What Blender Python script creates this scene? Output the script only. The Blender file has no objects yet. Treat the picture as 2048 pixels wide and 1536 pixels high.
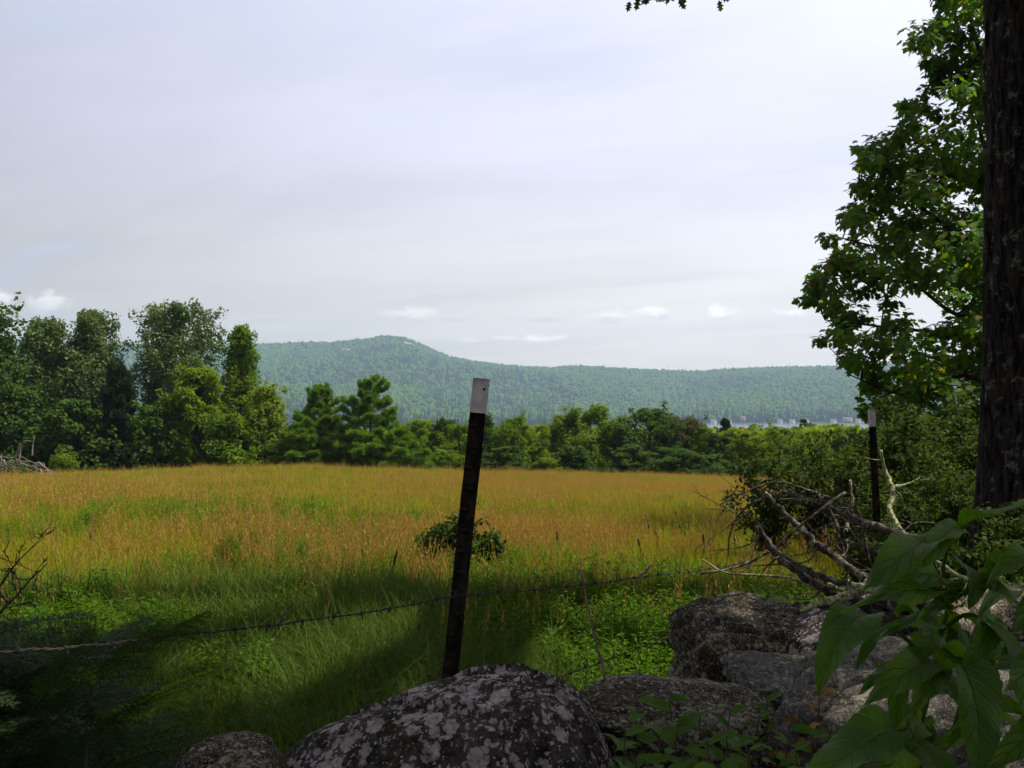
import bpy, bmesh, math, random
import numpy as np
from mathutils import Vector, Matrix, noise as mnoise

random.seed(7)
rng = np.random.default_rng(7)
scene = bpy.context.scene
COL = scene.collection
F = 1750.0           # focal length in pixels of a 2048 px wide frame
EYE = 1.5

# ------------------------------------------------------------------ camera, sky, sun, exposure
cam_data = bpy.data.cameras.new("camera")
cam = bpy.data.objects.new("camera", cam_data)
COL.objects.link(cam)
cam.location = (0, 0, EYE)
cam.rotation_euler = (math.radians(90), 0, 0)
cam_data.sensor_width = 36.0
cam_data.lens = 36.0 * F / 2048.0
cam_data.clip_start = 0.05
cam_data.clip_end = 30000
scene.camera = cam

SUN_EL, SUN_AZ = math.radians(60), math.radians(78)      # azimuth measured from +Y to +X
sun_dir = Vector((math.sin(SUN_AZ) * math.cos(SUN_EL), math.cos(SUN_AZ) * math.cos(SUN_EL), math.sin(SUN_EL)))
sd = bpy.data.lights.new("sun", "SUN")
sd.energy = 5.0
sd.angle = math.radians(0.6)
sd.color = (1.0, 0.94, 0.82)
sun = bpy.data.objects.new("sun", sd)
COL.objects.link(sun)
sun.rotation_euler = sun_dir.to_track_quat("Z", "Y").to_euler()

vs = scene.view_settings
vs.view_transform = "Standard"
vs.look = "None"
vs.exposure = 0.50
vs.gamma = 1.0
vs.use_curve_mapping = False

cy = scene.cycles
cy.max_bounces = 5
cy.diffuse_bounces = 3
cy.glossy_bounces = 2
cy.transmission_bounces = 3
cy.transparent_max_bounces = 4
cy.volume_bounces = 1
cy.use_denoising = True
cy.use_adaptive_sampling = True
cy.adaptive_threshold = 0.012
cy.sample_clamp_indirect = 4.0
cy.caustics_reflective = False
cy.caustics_refractive = False


# ------------------------------------------------------------------ node helper
class NT:
    def __init__(self, tree):
        self.t = tree
        self.t.nodes.clear()

    def n(self, kind, inp=None, **props):
        nd = self.t.nodes.new(kind)
        for k, v in props.items():
            setattr(nd, k, v)
        for k, v in (inp or {}).items():
            s = nd.inputs[k]
            if isinstance(v, bpy.types.NodeSocket):
                self.t.links.new(v, s)
            else:
                s.default_value = v
        return nd

    def math(self, op, a, b=0.0, c=None, clamp=False):
        nd = self.n("ShaderNodeMath", {0: a, 1: b}, operation=op, use_clamp=clamp)
        if c is not None:
            if isinstance(c, bpy.types.NodeSocket):
                self.t.links.new(c, nd.inputs[2])
            else:
                nd.inputs[2].default_value = c
        return nd.outputs[0]

    def mix(self, fac, a, b, blend="MIX"):
        nd = self.n("ShaderNodeMix", data_type="RGBA", blend_type=blend)
        for k, v in ((0, fac), (6, a), (7, b)):
            if isinstance(v, bpy.types.NodeSocket):
                self.t.links.new(v, nd.inputs[k])
            else:
                if k and len(v) == 3:
                    v = (*v, 1.0)
                nd.inputs[k].default_value = v
        return nd.outputs[2]

    def ramp(self, fac, lo, hi, a=0.0, b=1.0, smooth=True):
        nd = self.n("ShaderNodeMapRange", {0: fac, 1: lo, 2: hi, 3: a, 4: b},
                    interpolation_type="SMOOTHSTEP" if smooth else "LINEAR")
        return nd.outputs[0]

    def noise(self, vec, scale, detail=4.0, rough=0.55, dist=0.0):
        nd = self.n("ShaderNodeTexNoise", {"Scale": scale, "Detail": detail, "Roughness": rough, "Distortion": dist})
        if vec is not None:
            self.t.links.new(vec, nd.inputs["Vector"])
        return nd.outputs[0]


# ------------------------------------------------------------------ world
world = bpy.data.worlds.new("World")
scene.world = world
world.use_nodes = True
W = NT(world.node_tree)
tc = W.n("ShaderNodeTexCoord").outputs["Generated"]
sky = W.n("ShaderNodeTexSky", sky_type="NISHITA", sun_disc=False, sun_elevation=SUN_EL, sun_rotation=SUN_AZ,
          altitude=200.0, air_density=1.2, dust_density=2.0, ozone_density=1.0)
sep = W.n("ShaderNodeSeparateXYZ", {0: tc})
dx, dy, dz = sep.outputs
zz = W.math("ADD", W.math("MAXIMUM", dz, 0.0), 0.10)
pu = W.math("DIVIDE", dx, zz)
pv = W.math("DIVIDE", dy, zz)
plane = W.n("ShaderNodeCombineXYZ", {0: W.math("MULTIPLY", pu, 0.55), 1: W.math("MULTIPLY", W.math("ADD", pv, W.math("MULTIPLY", pu, 0.35)), 1.0), 2: 3.0}).outputs[0]
n1 = W.noise(plane, 0.55, 6.0, 0.52, 0.4)
n2 = W.noise(plane, 1.7, 5.0, 0.55, 0.3)
streak = W.math("ADD", W.math("MULTIPLY", n1, 0.68), W.math("MULTIPLY", n2, 0.32))
sv = W.n("ShaderNodeVectorMath", {0: tc, 1: tuple(sun_dir)}, operation="DOT_PRODUCT").outputs["Value"]
glow = W.ramp(W.n("ShaderNodeVectorMath", {0: tc, 1: (0.36, 0.40, 0.84)}, operation="DOT_PRODUCT").outputs["Value"], 0.10, 0.92)
hor = W.ramp(dz, 0.0, 0.30, 1.0, 0.0)
bright = W.math("ADD", 0.345, W.math("MULTIPLY", glow, 0.47))
bright = W.math("ADD", bright, W.math("MULTIPLY", hor, 0.05))
bright = W.math("MULTIPLY", bright, W.ramp(streak, 0.28, 0.70, 0.87, 1.12))
tint = W.mix(W.math("MULTIPLY", hor, 0.85), (0.95, 0.965, 1.13), (1.11, 1.045, 0.925))
cloud = W.n("ShaderNodeVectorMath", {0: tint, "Scale": bright}, operation="SCALE").outputs[0]
# thin places let the blue through
thin = W.ramp(streak, 0.50, 0.36)
thin = W.math("MULTIPLY", thin, W.ramp(dz, 0.02, 0.14, 0.15, 0.75))
cloud = W.mix(W.math("MULTIPLY", thin, 0.55), cloud, (0.50, 0.60, 0.82))
# low fair-weather puffs near the horizon
pz = W.math("DIVIDE", dz, W.math("MAXIMUM", dy, 0.01))
px = W.math("DIVIDE", dx, W.math("MAXIMUM", dy, 0.01))
front = W.math("GREATER_THAN", dy, 0.05)
pn_vec = W.n("ShaderNodeCombineXYZ", {0: px, 1: W.math("MULTIPLY", pz, 1.6), 2: 0.0}).outputs[0]
pn = W.noise(pn_vec, 42.0, 5.0, 0.6)
pn2 = W.noise(pn_vec, 17.0, 3.0, 0.5)
for (u, v, w, h, op, wt) in ((98, 612, 48, 34, 0.60, 0.72), (5, 600, 26, 18, 0.5, 0.78), (820, 632, 62, 19, 0.55, 0.74),
                             (905, 636, 36, 11, 0.35, 0.62), (1100, 636, 48, 12, 0.35, 0.66), (1225, 634, 62, 17, 0.50, 0.82),
                             (1312, 628, 30, 16, 0.62, 0.86), (1437, 630, 27, 17, 0.75, 0.90), (1590, 628, 34, 20, 0.80, 0.92),
                             (1075, 680, 44, 10, 0.55, 0.86), (1015, 678, 34, 8, 0.40, 0.84), (1690, 640, 50, 12, 0.5, 0.85),
                             (945, 682, 30, 7, 0.3, 0.82), (520, 640, 60, 10, 0.25, 0.5)):
    a, b = (u - 1024) / F, (768 - v) / F
    ex = W.math("MULTIPLY", W.math("SUBTRACT", px, a), F / w)
    ez = W.math("MULTIPLY", W.math("SUBTRACT", pz, b), F / h)
    lo = W.math("MULTIPLY", W.math("MINIMUM", ez, 0.0), 0.9)           # flatter base
    e = W.math("SQRT", W.math("ADD", W.math("MULTIPLY", ex, ex), W.math("ADD", W.math("MULTIPLY", ez, ez), W.math("MULTIPLY", lo, lo))))
    e = W.math("ADD", e, W.math("MULTIPLY", W.math("SUBTRACT", pn, 0.5), 2.6))
    e = W.math("ADD", e, W.math("MULTIPLY", W.math("SUBTRACT", pn2, 0.5), 1.6))
    m = W.math("MULTIPLY", W.math("MULTIPLY", W.ramp(e, 1.25, 0.15), min(1.0, op * 1.6)), front)
    shade = W.math("ADD", W.math("MULTIPLY", ez, 1.0), W.math("MULTIPLY", W.math("SUBTRACT", pn, 0.5), 2.0))
    pc = W.mix(W.ramp(shade, -0.7, 0.5), (wt * 0.68, wt * 0.70, wt * 0.76), (wt * 1.12, wt * 1.08, wt * 1.01))
    cloud = W.mix(m, cloud, pc)
CLOUD_GAIN = 9.4
cl = W.n("ShaderNodeVectorMath", {0: cloud, "Scale": CLOUD_GAIN}, operation="SCALE").outputs[0]
final = W.mix(0.90, sky.outputs[0], cl)
world.cycles.sampling_method = "MANUAL"
world.cycles.sample_map_resolution = 256
bg = W.n("ShaderNodeBackground", {"Color": final, "Strength": 0.1})
W.n("ShaderNodeOutputWorld", {"Surface": bg.outputs[0]})


# ------------------------------------------------------------------ generic helpers
def P(u, v, d):
    return Vector(((u - 1024) / F * d, d, EYE + (768 - v) / F * d))


def tag(o, label=None, cat=None, group=None, kind=None):
    if label:
        o["label"] = label
    if cat:
        o["category"] = cat
    if group:
        o["group"] = group
    if kind:
        o["kind"] = kind
    return o


def empty(name, loc, rz=0.0):
    o = bpy.data.objects.new(name, None)
    o.empty_display_size = 0.2
    o.location = loc
    o.rotation_euler = (0, 0, rz)
    COL.objects.link(o)
    return o


def link(name, me, parent=None, loc=None):
    o = bpy.data.objects.new(name, me)
    COL.objects.link(o)
    if parent is not None:
        o.parent = parent
    if loc is not None:
        o.location = loc
    return o


class MB:
    """collects numpy geometry and links it as one mesh"""

    def __init__(self):
        self.V, self.F3, self.F4, self.R, self.H, self.n = [], [], [], [], [], 0

    def add(self, V, F3=None, F4=None, rnd=None, h=None):
        V = np.asarray(V, dtype=np.float32).reshape(-1, 3)
        if F3 is not None and len(F3):
            self.F3.append(np.asarray(F3, dtype=np.int32).reshape(-1, 3) + self.n)
        if F4 is not None and len(F4):
            self.F4.append(np.asarray(F4, dtype=np.int32).reshape(-1, 4) + self.n)
        self.V.append(V)
        r = np.full(len(V), random.random(), np.float32) if rnd is None else np.broadcast_to(np.asarray(rnd, np.float32), (len(V),))
        hh = np.zeros(len(V), np.float32) if h is None else np.broadcast_to(np.asarray(h, np.float32), (len(V),))
        self.R.append(r)
        self.H.append(hh)
        self.n += len(V)
        return self

    def mesh(self, name, mat=None, smooth=False, offset=None):
        me = bpy.data.meshes.new(name)
        V = np.concatenate(self.V) if self.V else np.zeros((0, 3), np.float32)
        if offset is not None:
            V = V - np.asarray(offset, np.float32)
        f3 = np.concatenate(self.F3) if self.F3 else np.zeros((0, 3), np.int32)
        f4 = np.concatenate(self.F4) if self.F4 else np.zeros((0, 4), np.int32)
        nl, nf = f3.size + f4.size, len(f3) + len(f4)
        me.vertices.add(len(V))
        me.vertices.foreach_set("co", np.ascontiguousarray(V, dtype=np.float32).ravel())
        me.loops.add(nl)
        me.loops.foreach_set("vertex_index", np.concatenate([f3.ravel(), f4.ravel()]).astype(np.int32))
        me.polygons.add(nf)
        st = np.concatenate([np.arange(len(f3)) * 3, len(f3) * 3 + np.arange(len(f4)) * 4]).astype(np.int32)
        me.polygons.foreach_set("loop_start", st)
        me.update(calc_edges=True)
        if smooth:
            me.polygons.foreach_set("use_smooth", np.ones(nf, dtype=bool))
        at = me.attributes.new("rnd", "FLOAT", "POINT")
        at.data.foreach_set("value", np.concatenate(self.R).astype(np.float32) if self.R else [])
        at = me.attributes.new("h", "FLOAT", "POINT")
        at.data.foreach_set("value", np.concatenate(self.H).astype(np.float32) if self.H else [])
        if mat:
            me.materials.append(mat)
        me.validate()
        return me

    def build(self, name, mat, parent=None, smooth=False, loc=None):
        """world-space vertices; loc becomes the object's origin"""
        me = self.mesh(name, mat, smooth, offset=loc)
        return link(name, me, parent, loc)


def tube(mb, pts, radii, sides=6, rnd=None, wob=0.0, cap=True):
    pts = np.array([tuple(p) for p in pts], float)
    n = len(pts)
    radii = np.broadcast_to(np.asarray(radii, float), (n,)) if np.ndim(radii) == 0 or len(np.atleast_1d(radii)) != n else np.asarray(radii, float)
    tan = np.gradient(pts, axis=0)
    tan /= np.linalg.norm(tan, axis=1, keepdims=True) + 1e-9
    ref = np.array([0.0, 0.0, 1.0]) if abs(tan[0][2]) < 0.9 else np.array([1.0, 0.0, 0.0])
    a = np.cross(tan[0], ref)
    a /= np.linalg.norm(a)
    V = []
    ang = np.arange(sides) * 2 * np.pi / sides
    for i in range(n):
        a = a - tan[i] * np.dot(a, tan[i])
        a /= np.linalg.norm(a) + 1e-9
        b = np.cross(tan[i], a)
        rr = radii[i] * (1 + (wob * (rng.random(sides) - 0.5) if wob else 0))
        V.append(pts[i] + (np.cos(ang) * rr)[:, None] * a + (np.sin(ang) * rr)[:, None] * b)
    V = np.concatenate(V)
    idx = np.arange(n * sides).reshape(n, sides)
    q = np.stack([idx[:-1], np.roll(idx, -1, 1)[:-1], np.roll(idx, -1, 1)[1:], idx[1:]], -1).reshape(-1, 4)
    f3 = None
    if cap:
        c0, c1 = len(V), len(V) + 1
        V = np.concatenate([V, pts[:1], pts[-1:]])
        s = np.arange(sides)
        f3 = np.concatenate([np.stack([np.full(sides, c0), np.roll(s, -1), s], -1),
                             np.stack([np.full(sides, c1), s + (n - 1) * sides, np.roll(s, -1) + (n - 1) * sides], -1)])
    mb.add(V, f3, q, rnd)
    return mb


def smooth_path(ctrl, n):
    """Catmull-Rom through control points (k x m) -> n x m"""
    c = np.array([tuple(x) for x in ctrl], float)
    c = np.concatenate([[2 * c[0] - c[1]], c, [2 * c[-1] - c[-2]]])
    k = len(c) - 3
    out = []
    for s in np.linspace(0, k - 1e-6, n):
        i = int(s)
        t = s - i
        p0, p1, p2, p3 = c[i], c[i + 1], c[i + 2], c[i + 3]
        out.append(0.5 * (2 * p1 + (p2 - p0) * t + (2 * p0 - 5 * p1 + 4 * p2 - p3) * t * t + (-p0 + 3 * p1 - 3 * p2 + p3) * t ** 3))
    return np.array(out)


def unit(v):
    return v / (np.linalg.norm(v, axis=-1, keepdims=True) + 1e-9)


def scatter(mb, tV, tF3, C, size, nrm, rnd=None, direc=None, tH=None):
    """copies a leaf template (x = length, y = width, z = normal) to centres C"""
    N = len(C)
    nrm = unit(nrm)
    d = rng.normal(size=(N, 3)) if direc is None else direc + 1e-4 * rng.normal(size=(N, 3))
    d = unit(d - nrm * (d * nrm).sum(1, keepdims=True))
    b = np.cross(nrm, d)
    size = np.broadcast_to(np.asarray(size, float), (N,))
    tV = np.asarray(tV, float)
    V = C[:, None, :] + size[:, None, None] * (tV[None, :, 0:1] * d[:, None] + tV[None, :, 1:2] * b[:, None] + tV[None, :, 2:3] * nrm[:, None])
    k = len(tV)
    Fx = (np.asarray(tF3)[None] + (np.arange(N) * k)[:, None, None]).reshape(-1, 3)
    r = rng.random(N) if rnd is None else rnd
    mb.add(V.reshape(-1, 3), Fx, None, np.repeat(r, k), None if tH is None else np.tile(tH, N))


LEAF_SIMPLE = (np.array([(0, 0, 0), (0.5, 0.30, 0.06), (1, 0, -0.05), (0.5, -0.30, 0.06)]), np.array([(0, 1, 2), (0, 2, 3)]))
LEAF_NARROW = (np.array([(0, 0, 0), (0.45, 0.14, 0.03), (1, 0, -0.1), (0.45, -0.14, 0.03)]), np.array([(0, 1, 2), (0, 2, 3)]))


def lobed(pts):
    """half outline (x, y) of a lobed leaf -> symmetric fan with a folded midrib"""
    up = [(x, y, 0.10 * abs(y)) for x, y in pts]
    dn = [(x, -y, 0.10 * abs(y)) for x, y in reversed(pts)]
    V = [(0.42, 0, -0.02), (0, 0, 0)] + up + [(1, 0, -0.1)] + dn
    k = len(V)
    Fs = [(0, i, i + 1) for i in range(1, k - 1)] + [(0, k - 1, 1)]
    return np.array(V), np.array(Fs)


LEAF_MAPLE = lobed([(0.02, 0.34), (0.26, 0.30), (0.42, 0.58), (0.50, 0.26), (0.72, 0.24)])
LEAF_OAK = lobed([(0.15, 0.10), (0.30, 0.26), (0.36, 0.10), (0.55, 0.34), (0.60, 0.12), (0.80, 0.24), (0.84, 0.08)])
LEAF_CLUMP = (np.array([(0, 0, 0), (0.35, 0.42, 0.12), (0.85, 0.22, 0.0), (1, -0.12, 0.14), (0.5, -0.46, 0.0), (0.5, 0, 0.16)]),
              np.array([(0, 5, 1), (1, 5, 2), (2, 5, 3), (3, 5, 4), (4, 5, 0)]))


def vnoise(x, y, scale, seed=0):
    x, y = np.asarray(x, float) / scale, np.asarray(y, float) / scale
    xi, yi = np.floor(x).astype(np.int64), np.floor(y).astype(np.int64)
    fx, fy = x - xi, y - yi
    fx, fy = fx * fx * (3 - 2 * fx), fy * fy * (3 - 2 * fy)

    def hsh(i, j):
        n = (i * 374761393 + j * 668265263 + seed * 1442695041) & 0x7FFFFFFF
        n = (n ^ (n >> 13)) * 1274126177 & 0x7FFFFFFF
        return ((n ^ (n >> 16)) & 0xFFFF) / 65535.0
    return (hsh(xi, yi) * (1 - fx) + hsh(xi + 1, yi) * fx) * (1 - fy) + (hsh(xi, yi + 1) * (1 - fx) + hsh(xi + 1, yi + 1) * fx) * fy


# ------------------------------------------------------------------ materials
def new_mat(name):
    m = bpy.data.materials.new(name)
    m.use_nodes = True
    return m, NT(m.node_tree)


def leaf_mat(name, a, b, c=None, trans=0.35, tcol=(1.25, 1.25, 0.45), rough=0.65, patch=3.0, spec=0.07, instanced=False, gradient=None):
    m, T = new_mat(name)
    at = T.n("ShaderNodeAttribute", attribute_name="rnd").outputs["Fac"]
    geo = T.n("ShaderNodeNewGeometry").outputs["Position"]
    nz = T.noise(geo, patch, 3.0)
    f = T.math("ADD", T.math("MULTIPLY", at, 0.55), T.math("MULTIPLY", T.ramp(nz, 0.3, 0.7), 0.45))
    if instanced:
        oi = T.n("ShaderNodeObjectInfo").outputs["Random"]
        f = T.math("ADD", T.math("MULTIPLY", f, 0.55), T.math("MULTIPLY", oi, 0.45))
    col = T.mix(f, a, b)
    if c is not None:
        col = T.mix(T.ramp(at, 0.86, 1.0), col, c)
    if gradient is not None:
        hh = T.n("ShaderNodeAttribute", attribute_name="h").outputs["Fac"]
        col = T.mix(T.ramp(hh, gradient[1], gradient[2]), col, gradient[0])
    p = T.n("ShaderNodeBsdfPrincipled", {"Base Color": col, "Roughness": rough, "Specular IOR Level": spec})
    tcv = T.mix(1.0, col, (*tcol, 1.0), "MULTIPLY")
    tr = T.n("ShaderNodeBsdfTranslucent", {"Color": tcv})
    ms = T.n("ShaderNodeMixShader", {0: trans, 1: p.outputs[0], 2: tr.outputs[0]})
    T.n("ShaderNodeOutputMaterial", {"Surface": ms.outputs[0]})
    return m


def bark_mat(name, dark, light, scale=14.0, lichen=None, amount=0.5, stretch=0.2, bump=0.02):
    m, T = new_mat(name)
    tcn = T.n("ShaderNodeTexCoord").outputs["Object"]
    mp = T.n("ShaderNodeMapping", {"Vector": tcn, "Scale": (1, 1, stretch)}).outputs[0]
    a = T.noise(mp, scale, 6.0, 0.65, 0.3)
    b = T.noise(tcn, scale * 0.35, 4.0, 0.6)
    col = T.mix(T.ramp(a, 0.35, 0.68), dark, light)
    if lichen is not None:
        g = T.noise(tcn, scale * 1.6, 5.0, 0.7)
        mk = T.math("MULTIPLY", T.ramp(b, 0.62 - amount * 0.3, 0.72 - amount * 0.2), T.ramp(g, 0.42, 0.55))
        col = T.mix(mk, col, lichen)
    bp = T.n("ShaderNodeBump", {"Height": a, "Strength": 0.9, "Distance": bump})
    p = T.n("ShaderNodeBsdfPrincipled", {"Base Color": col, "Roughness": 0.95, "Specular IOR Level": 0.06, "Normal": bp.outputs[0]})
    T.n("ShaderNodeOutputMaterial", {"Surface": p.outputs[0]})
    return m


def plain_mat(name, col, rough=0.8, var=0.25, scale=20.0, metal=0.0, spec=0.3, bump=0.0):
    m, T = new_mat(name)
    tcn = T.n("ShaderNodeTexCoord").outputs["Object"]
    a = T.noise(tcn, scale, 5.0, 0.6)
    lo = tuple(c * (1 - var) for c in col)
    hi = tuple(min(1, c * (1 + var)) for c in col)
    p = T.n("ShaderNodeBsdfPrincipled", {"Base Color": T.mix(T.ramp(a, 0.3, 0.7), lo, hi), "Roughness": rough, "Metallic": metal, "Specular IOR Level": spec})
    if bump:
        T.t.links.new(T.n("ShaderNodeBump", {"Height": a, "Strength": 0.6, "Distance": bump}).outputs[0], p.inputs["Normal"])
    T.n("ShaderNodeOutputMaterial", {"Surface": p.outputs[0]})
    return m


def rock_mat(name, base_a, base_b, lich_a, lich_b, s1=17.0, cover=0.5, moss=None, moss_amt=0.0):
    m, T = new_mat(name)
    tcn = T.n("ShaderNodeTexCoord").outputs["Object"]
    warp = T.n("ShaderNodeTexNoise", {"Vector": tcn, "Scale": 26.0, "Detail": 5.0, "Roughness": 0.65}).outputs["Color"]
    wv = T.n("ShaderNodeVectorMath", {0: warp, 1: (0.5, 0.5, 0.5)}, operation="SUBTRACT").outputs[0]
    wv = T.n("ShaderNodeVectorMath", {0: wv, "Scale": 0.045}, operation="SCALE").outputs[0]
    vec = T.n("ShaderNodeVectorMath", {0: tcn, 1: wv}, operation="ADD").outputs[0]
    big = T.noise(tcn, 4.5, 4.0, 0.6)
    fine = T.noise(tcn, 95.0, 5.0, 0.7)
    mid = T.noise(tcn, 30.0, 5.0, 0.7)
    base = T.mix(T.ramp(mid, 0.32, 0.68), base_a, base_b)
    base = T.mix(T.ramp(fine, 0.60, 0.72), base, tuple(min(1, c * 1.9) for c in base_b))
    col, hgt = base, T.math("MULTIPLY", mid, 0.6)
    for k, (sc, rad, thr) in enumerate(((s1, 0.50, 0.50), (s1 * 2.1, 0.46, 0.44), (s1 * 4.5, 0.48, 0.40))):
        v = T.n("ShaderNodeTexVoronoi", {"Vector": vec, "Scale": sc, "Randomness": 1.0})
        cellr = T.n("ShaderNodeSeparateColor", {0: v.outputs["Color"]}).outputs
        r = T.math("MULTIPLY", cellr[0], rad)
        r = T.math("ADD", r, T.math("MULTIPLY", T.math("SUBTRACT", big, 0.5 + (0.5 - cover) * 0.6), 1.1))
        mk = T.ramp(T.math("SUBTRACT", r, v.outputs["Distance"]), -0.005, 0.035)
        grain = T.ramp(fine, 0.28, 0.55, 0.35, 1.0)
        mk = T.math("MULTIPLY", mk, grain)
        lc = T.mix(cellr[1], lich_a, lich_b)
        # thallus: a darker rim line inside
        rim = T.ramp(T.math("SUBTRACT", r, v.outputs["Distance"]), 0.03, 0.14, 0.72, 1.0)
        lc = T.mix(rim, tuple(c * 0.62 for c in lich_a), lc)
        col = T.mix(mk, col, lc)
        hgt = T.math("ADD", hgt, T.math("MULTIPLY", mk, 0.30 / (k + 1)))
    if moss is not None:
        mk = T.ramp(T.math("ADD", T.noise(tcn, 16.0, 7.0, 0.75), T.math("MULTIPLY", fine, 0.15)), 0.66 - moss_amt * 0.2, 0.72 - moss_amt * 0.2)
        col = T.mix(mk, col, moss)
        hgt = T.math("ADD", hgt, T.math("MULTIPLY", mk, 0.5))
    pit = T.n("ShaderNodeTexVoronoi", {"Vector": vec, "Scale": 60.0}).outputs["Distance"]
    pitm = T.math("MULTIPLY", T.ramp(pit, 0.20, 0.08), T.ramp(mid, 0.5, 0.6))
    col = T.mix(T.math("MULTIPLY", pitm, 0.85), col, (0.012, 0.011, 0.010))
    hgt = T.math("SUBTRACT", T.math("ADD", hgt, T.math("MULTIPLY", fine, 0.5)), T.math("MULTIPLY", pitm, 0.6))
    bp = T.n("ShaderNodeBump", {"Height": hgt, "Strength": 1.0, "Distance": 0.012})
    p = T.n("ShaderNodeBsdfPrincipled", {"Base Color": col, "Roughness": 0.95, "Specular IOR Level": 0.06, "Normal": bp.outputs[0]})
    T.n("ShaderNodeOutputMaterial", {"Surface": p.outputs[0]})
    return m


M = {}
M["oak_leaf"] = leaf_mat("oak_leaf", (0.022, 0.045, 0.012), (0.05, 0.085, 0.018), trans=0.30)
M["maple_leaf"] = leaf_mat("maple_leaf", (0.020, 0.060, 0.016), (0.095, 0.185, 0.018), c=(0.17, 0.15, 0.02), trans=0.50, tcol=(1.7, 1.8, 0.30), patch=1.3, spec=0.12, rough=0.6)
M["shrub_leaf"] = leaf_mat("shrub_leaf", (0.018, 0.040, 0.010), (0.072, 0.105, 0.016), trans=0.40, patch=2.5, spec=0.1, rough=0.65)
M["hedge_leaf"] = leaf_mat("hedge_leaf", (0.055, 0.120, 0.010), (0.165, 0.230, 0.014), trans=0.42, tcol=(1.5, 1.6, 0.30), patch=0.4, spec=0.06, rough=0.7)
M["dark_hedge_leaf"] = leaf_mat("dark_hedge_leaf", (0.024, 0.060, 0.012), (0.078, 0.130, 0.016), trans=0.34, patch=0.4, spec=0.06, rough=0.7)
M["light_hedge_leaf"] = leaf_mat("light_hedge_leaf", (0.095, 0.150, 0.010), (0.185, 0.235, 0.014), trans=0.42, tcol=(1.5, 1.5, 0.3), patch=0.4, spec=0.06, rough=0.7)
M["olive_leaf"] = leaf_mat("olive_leaf", (0.060, 0.070, 0.022), (0.10, 0.095, 0.032), trans=0.3, patch=0.4)
M["poplar_leaf"] = leaf_mat("poplar_leaf", (0.042, 0.088, 0.022), (0.130, 0.185, 0.052), trans=0.38, patch=0.5, spec=0.25, rough=0.5)
M["pine_needle"] = leaf_mat("pine_needle", (0.060, 0.130, 0.014), (0.140, 0.230, 0.022), trans=0.38, patch=0.5, tcol=(1.3, 1.4, 0.4))
M["dark_pine_needle"] = leaf_mat("dark_pine_needle", (0.016, 0.036, 0.014), (0.036, 0.066, 0.020), trans=0.2, patch=0.5)
M["hemlock_needle"] = leaf_mat("hemlock_needle", (0.012, 0.032, 0.009), (0.040, 0.082, 0.012), trans=0.30, patch=4.0, spec=0.15)
M["forb_leaf"] = leaf_mat("forb_leaf", (0.032, 0.090, 0.008), (0.110, 0.190, 0.010), trans=0.42, spec=0.08, instanced=True, patch=0.8, tcol=(1.4, 1.5, 0.3))
M["green_grass"] = leaf_mat("green_grass", (0.110, 0.165, 0.007), (0.310, 0.320, 0.014), c=(0.40, 0.28, 0.05), trans=0.36, instanced=True, patch=0.5, tcol=(1.25, 1.25, 0.4))
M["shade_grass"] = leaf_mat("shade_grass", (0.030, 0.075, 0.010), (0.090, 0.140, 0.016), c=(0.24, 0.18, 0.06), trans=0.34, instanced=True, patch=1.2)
M["tan_grass"] = leaf_mat("tan_grass", (0.29, 0.205, 0.034), (0.46, 0.330, 0.060), c=(0.12, 0.15, 0.02), trans=0.32, instanced=True, patch=0.4,
                          tcol=(1.15, 1.0, 0.6), gradient=((0.38, 0.235, 0.070), 0.45, 0.95))
M["broad_leaf"] = leaf_mat("broad_leaf", (0.040, 0.085, 0.022), (0.075, 0.130, 0.030), trans=0.28, patch=9.0, spec=0.35)
M["hill_tree"] = leaf_mat("hill_tree", (0.018, 0.064, 0.010), (0.070, 0.125, 0.012), trans=0.0, instanced=True, patch=0.006, spec=0.05, rough=0.9)
M["hill_conifer"] = leaf_mat("hill_conifer", (0.010, 0.030, 0.014), (0.024, 0.052, 0.022), trans=0.0, instanced=True, patch=0.01, spec=0.05, rough=0.9)
M["sunlit_needle"] = leaf_mat("sunlit_needle", (0.07, 0.16, 0.015), (0.17, 0.30, 0.025), trans=0.45, patch=6.0, spec=0.15)  # hemlock needles again, sunlight put into a brighter colour
M["bark"] = bark_mat("bark", (0.018, 0.015, 0.013), (0.070, 0.058, 0.048), 9.0)
M["oak_bark"] = bark_mat("oak_bark", (0.004, 0.003, 0.003), (0.046, 0.036, 0.031), 34.0, lichen=(0.14, 0.14, 0.12), amount=0.25, stretch=0.22, bump=0.05)
M["pale_bark"] = bark_mat("pale_bark", (0.07, 0.065, 0.055), (0.26, 0.25, 0.22), 8.0)
M["dead_wood"] = bark_mat("dead_wood", (0.015, 0.011, 0.010), (0.110, 0.082, 0.072), 45.0, lichen=(0.26, 0.28, 0.18), amount=0.45, stretch=1.0, bump=0.006)
M["lichen_wood"] = bark_mat("lichen_wood", (0.05, 0.042, 0.032), (0.17, 0.15, 0.11), 40.0, lichen=(0.36, 0.40, 0.17), amount=0.9, stretch=1.0, bump=0.006)
M["dark_log"] = bark_mat("dark_log", (0.012, 0.009, 0.008), (0.060, 0.042, 0.038), 30.0, lichen=(0.28, 0.27, 0.25), amount=0.2, stretch=1.0, bump=0.01)
M["dry_stem"] = bark_mat("dry_stem", (0.11, 0.075, 0.055), (0.26, 0.20, 0.15), 60.0, stretch=0.3, bump=0.001)
M["brown_stalk"] = plain_mat("brown_stalk", (0.055, 0.030, 0.018), 0.9, 0.4, 60.0)
M["twig_grey"] = bark_mat("twig_grey", (0.10, 0.075, 0.06), (0.34, 0.28, 0.25), 20.0, stretch=1.0, bump=0.004)
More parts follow.
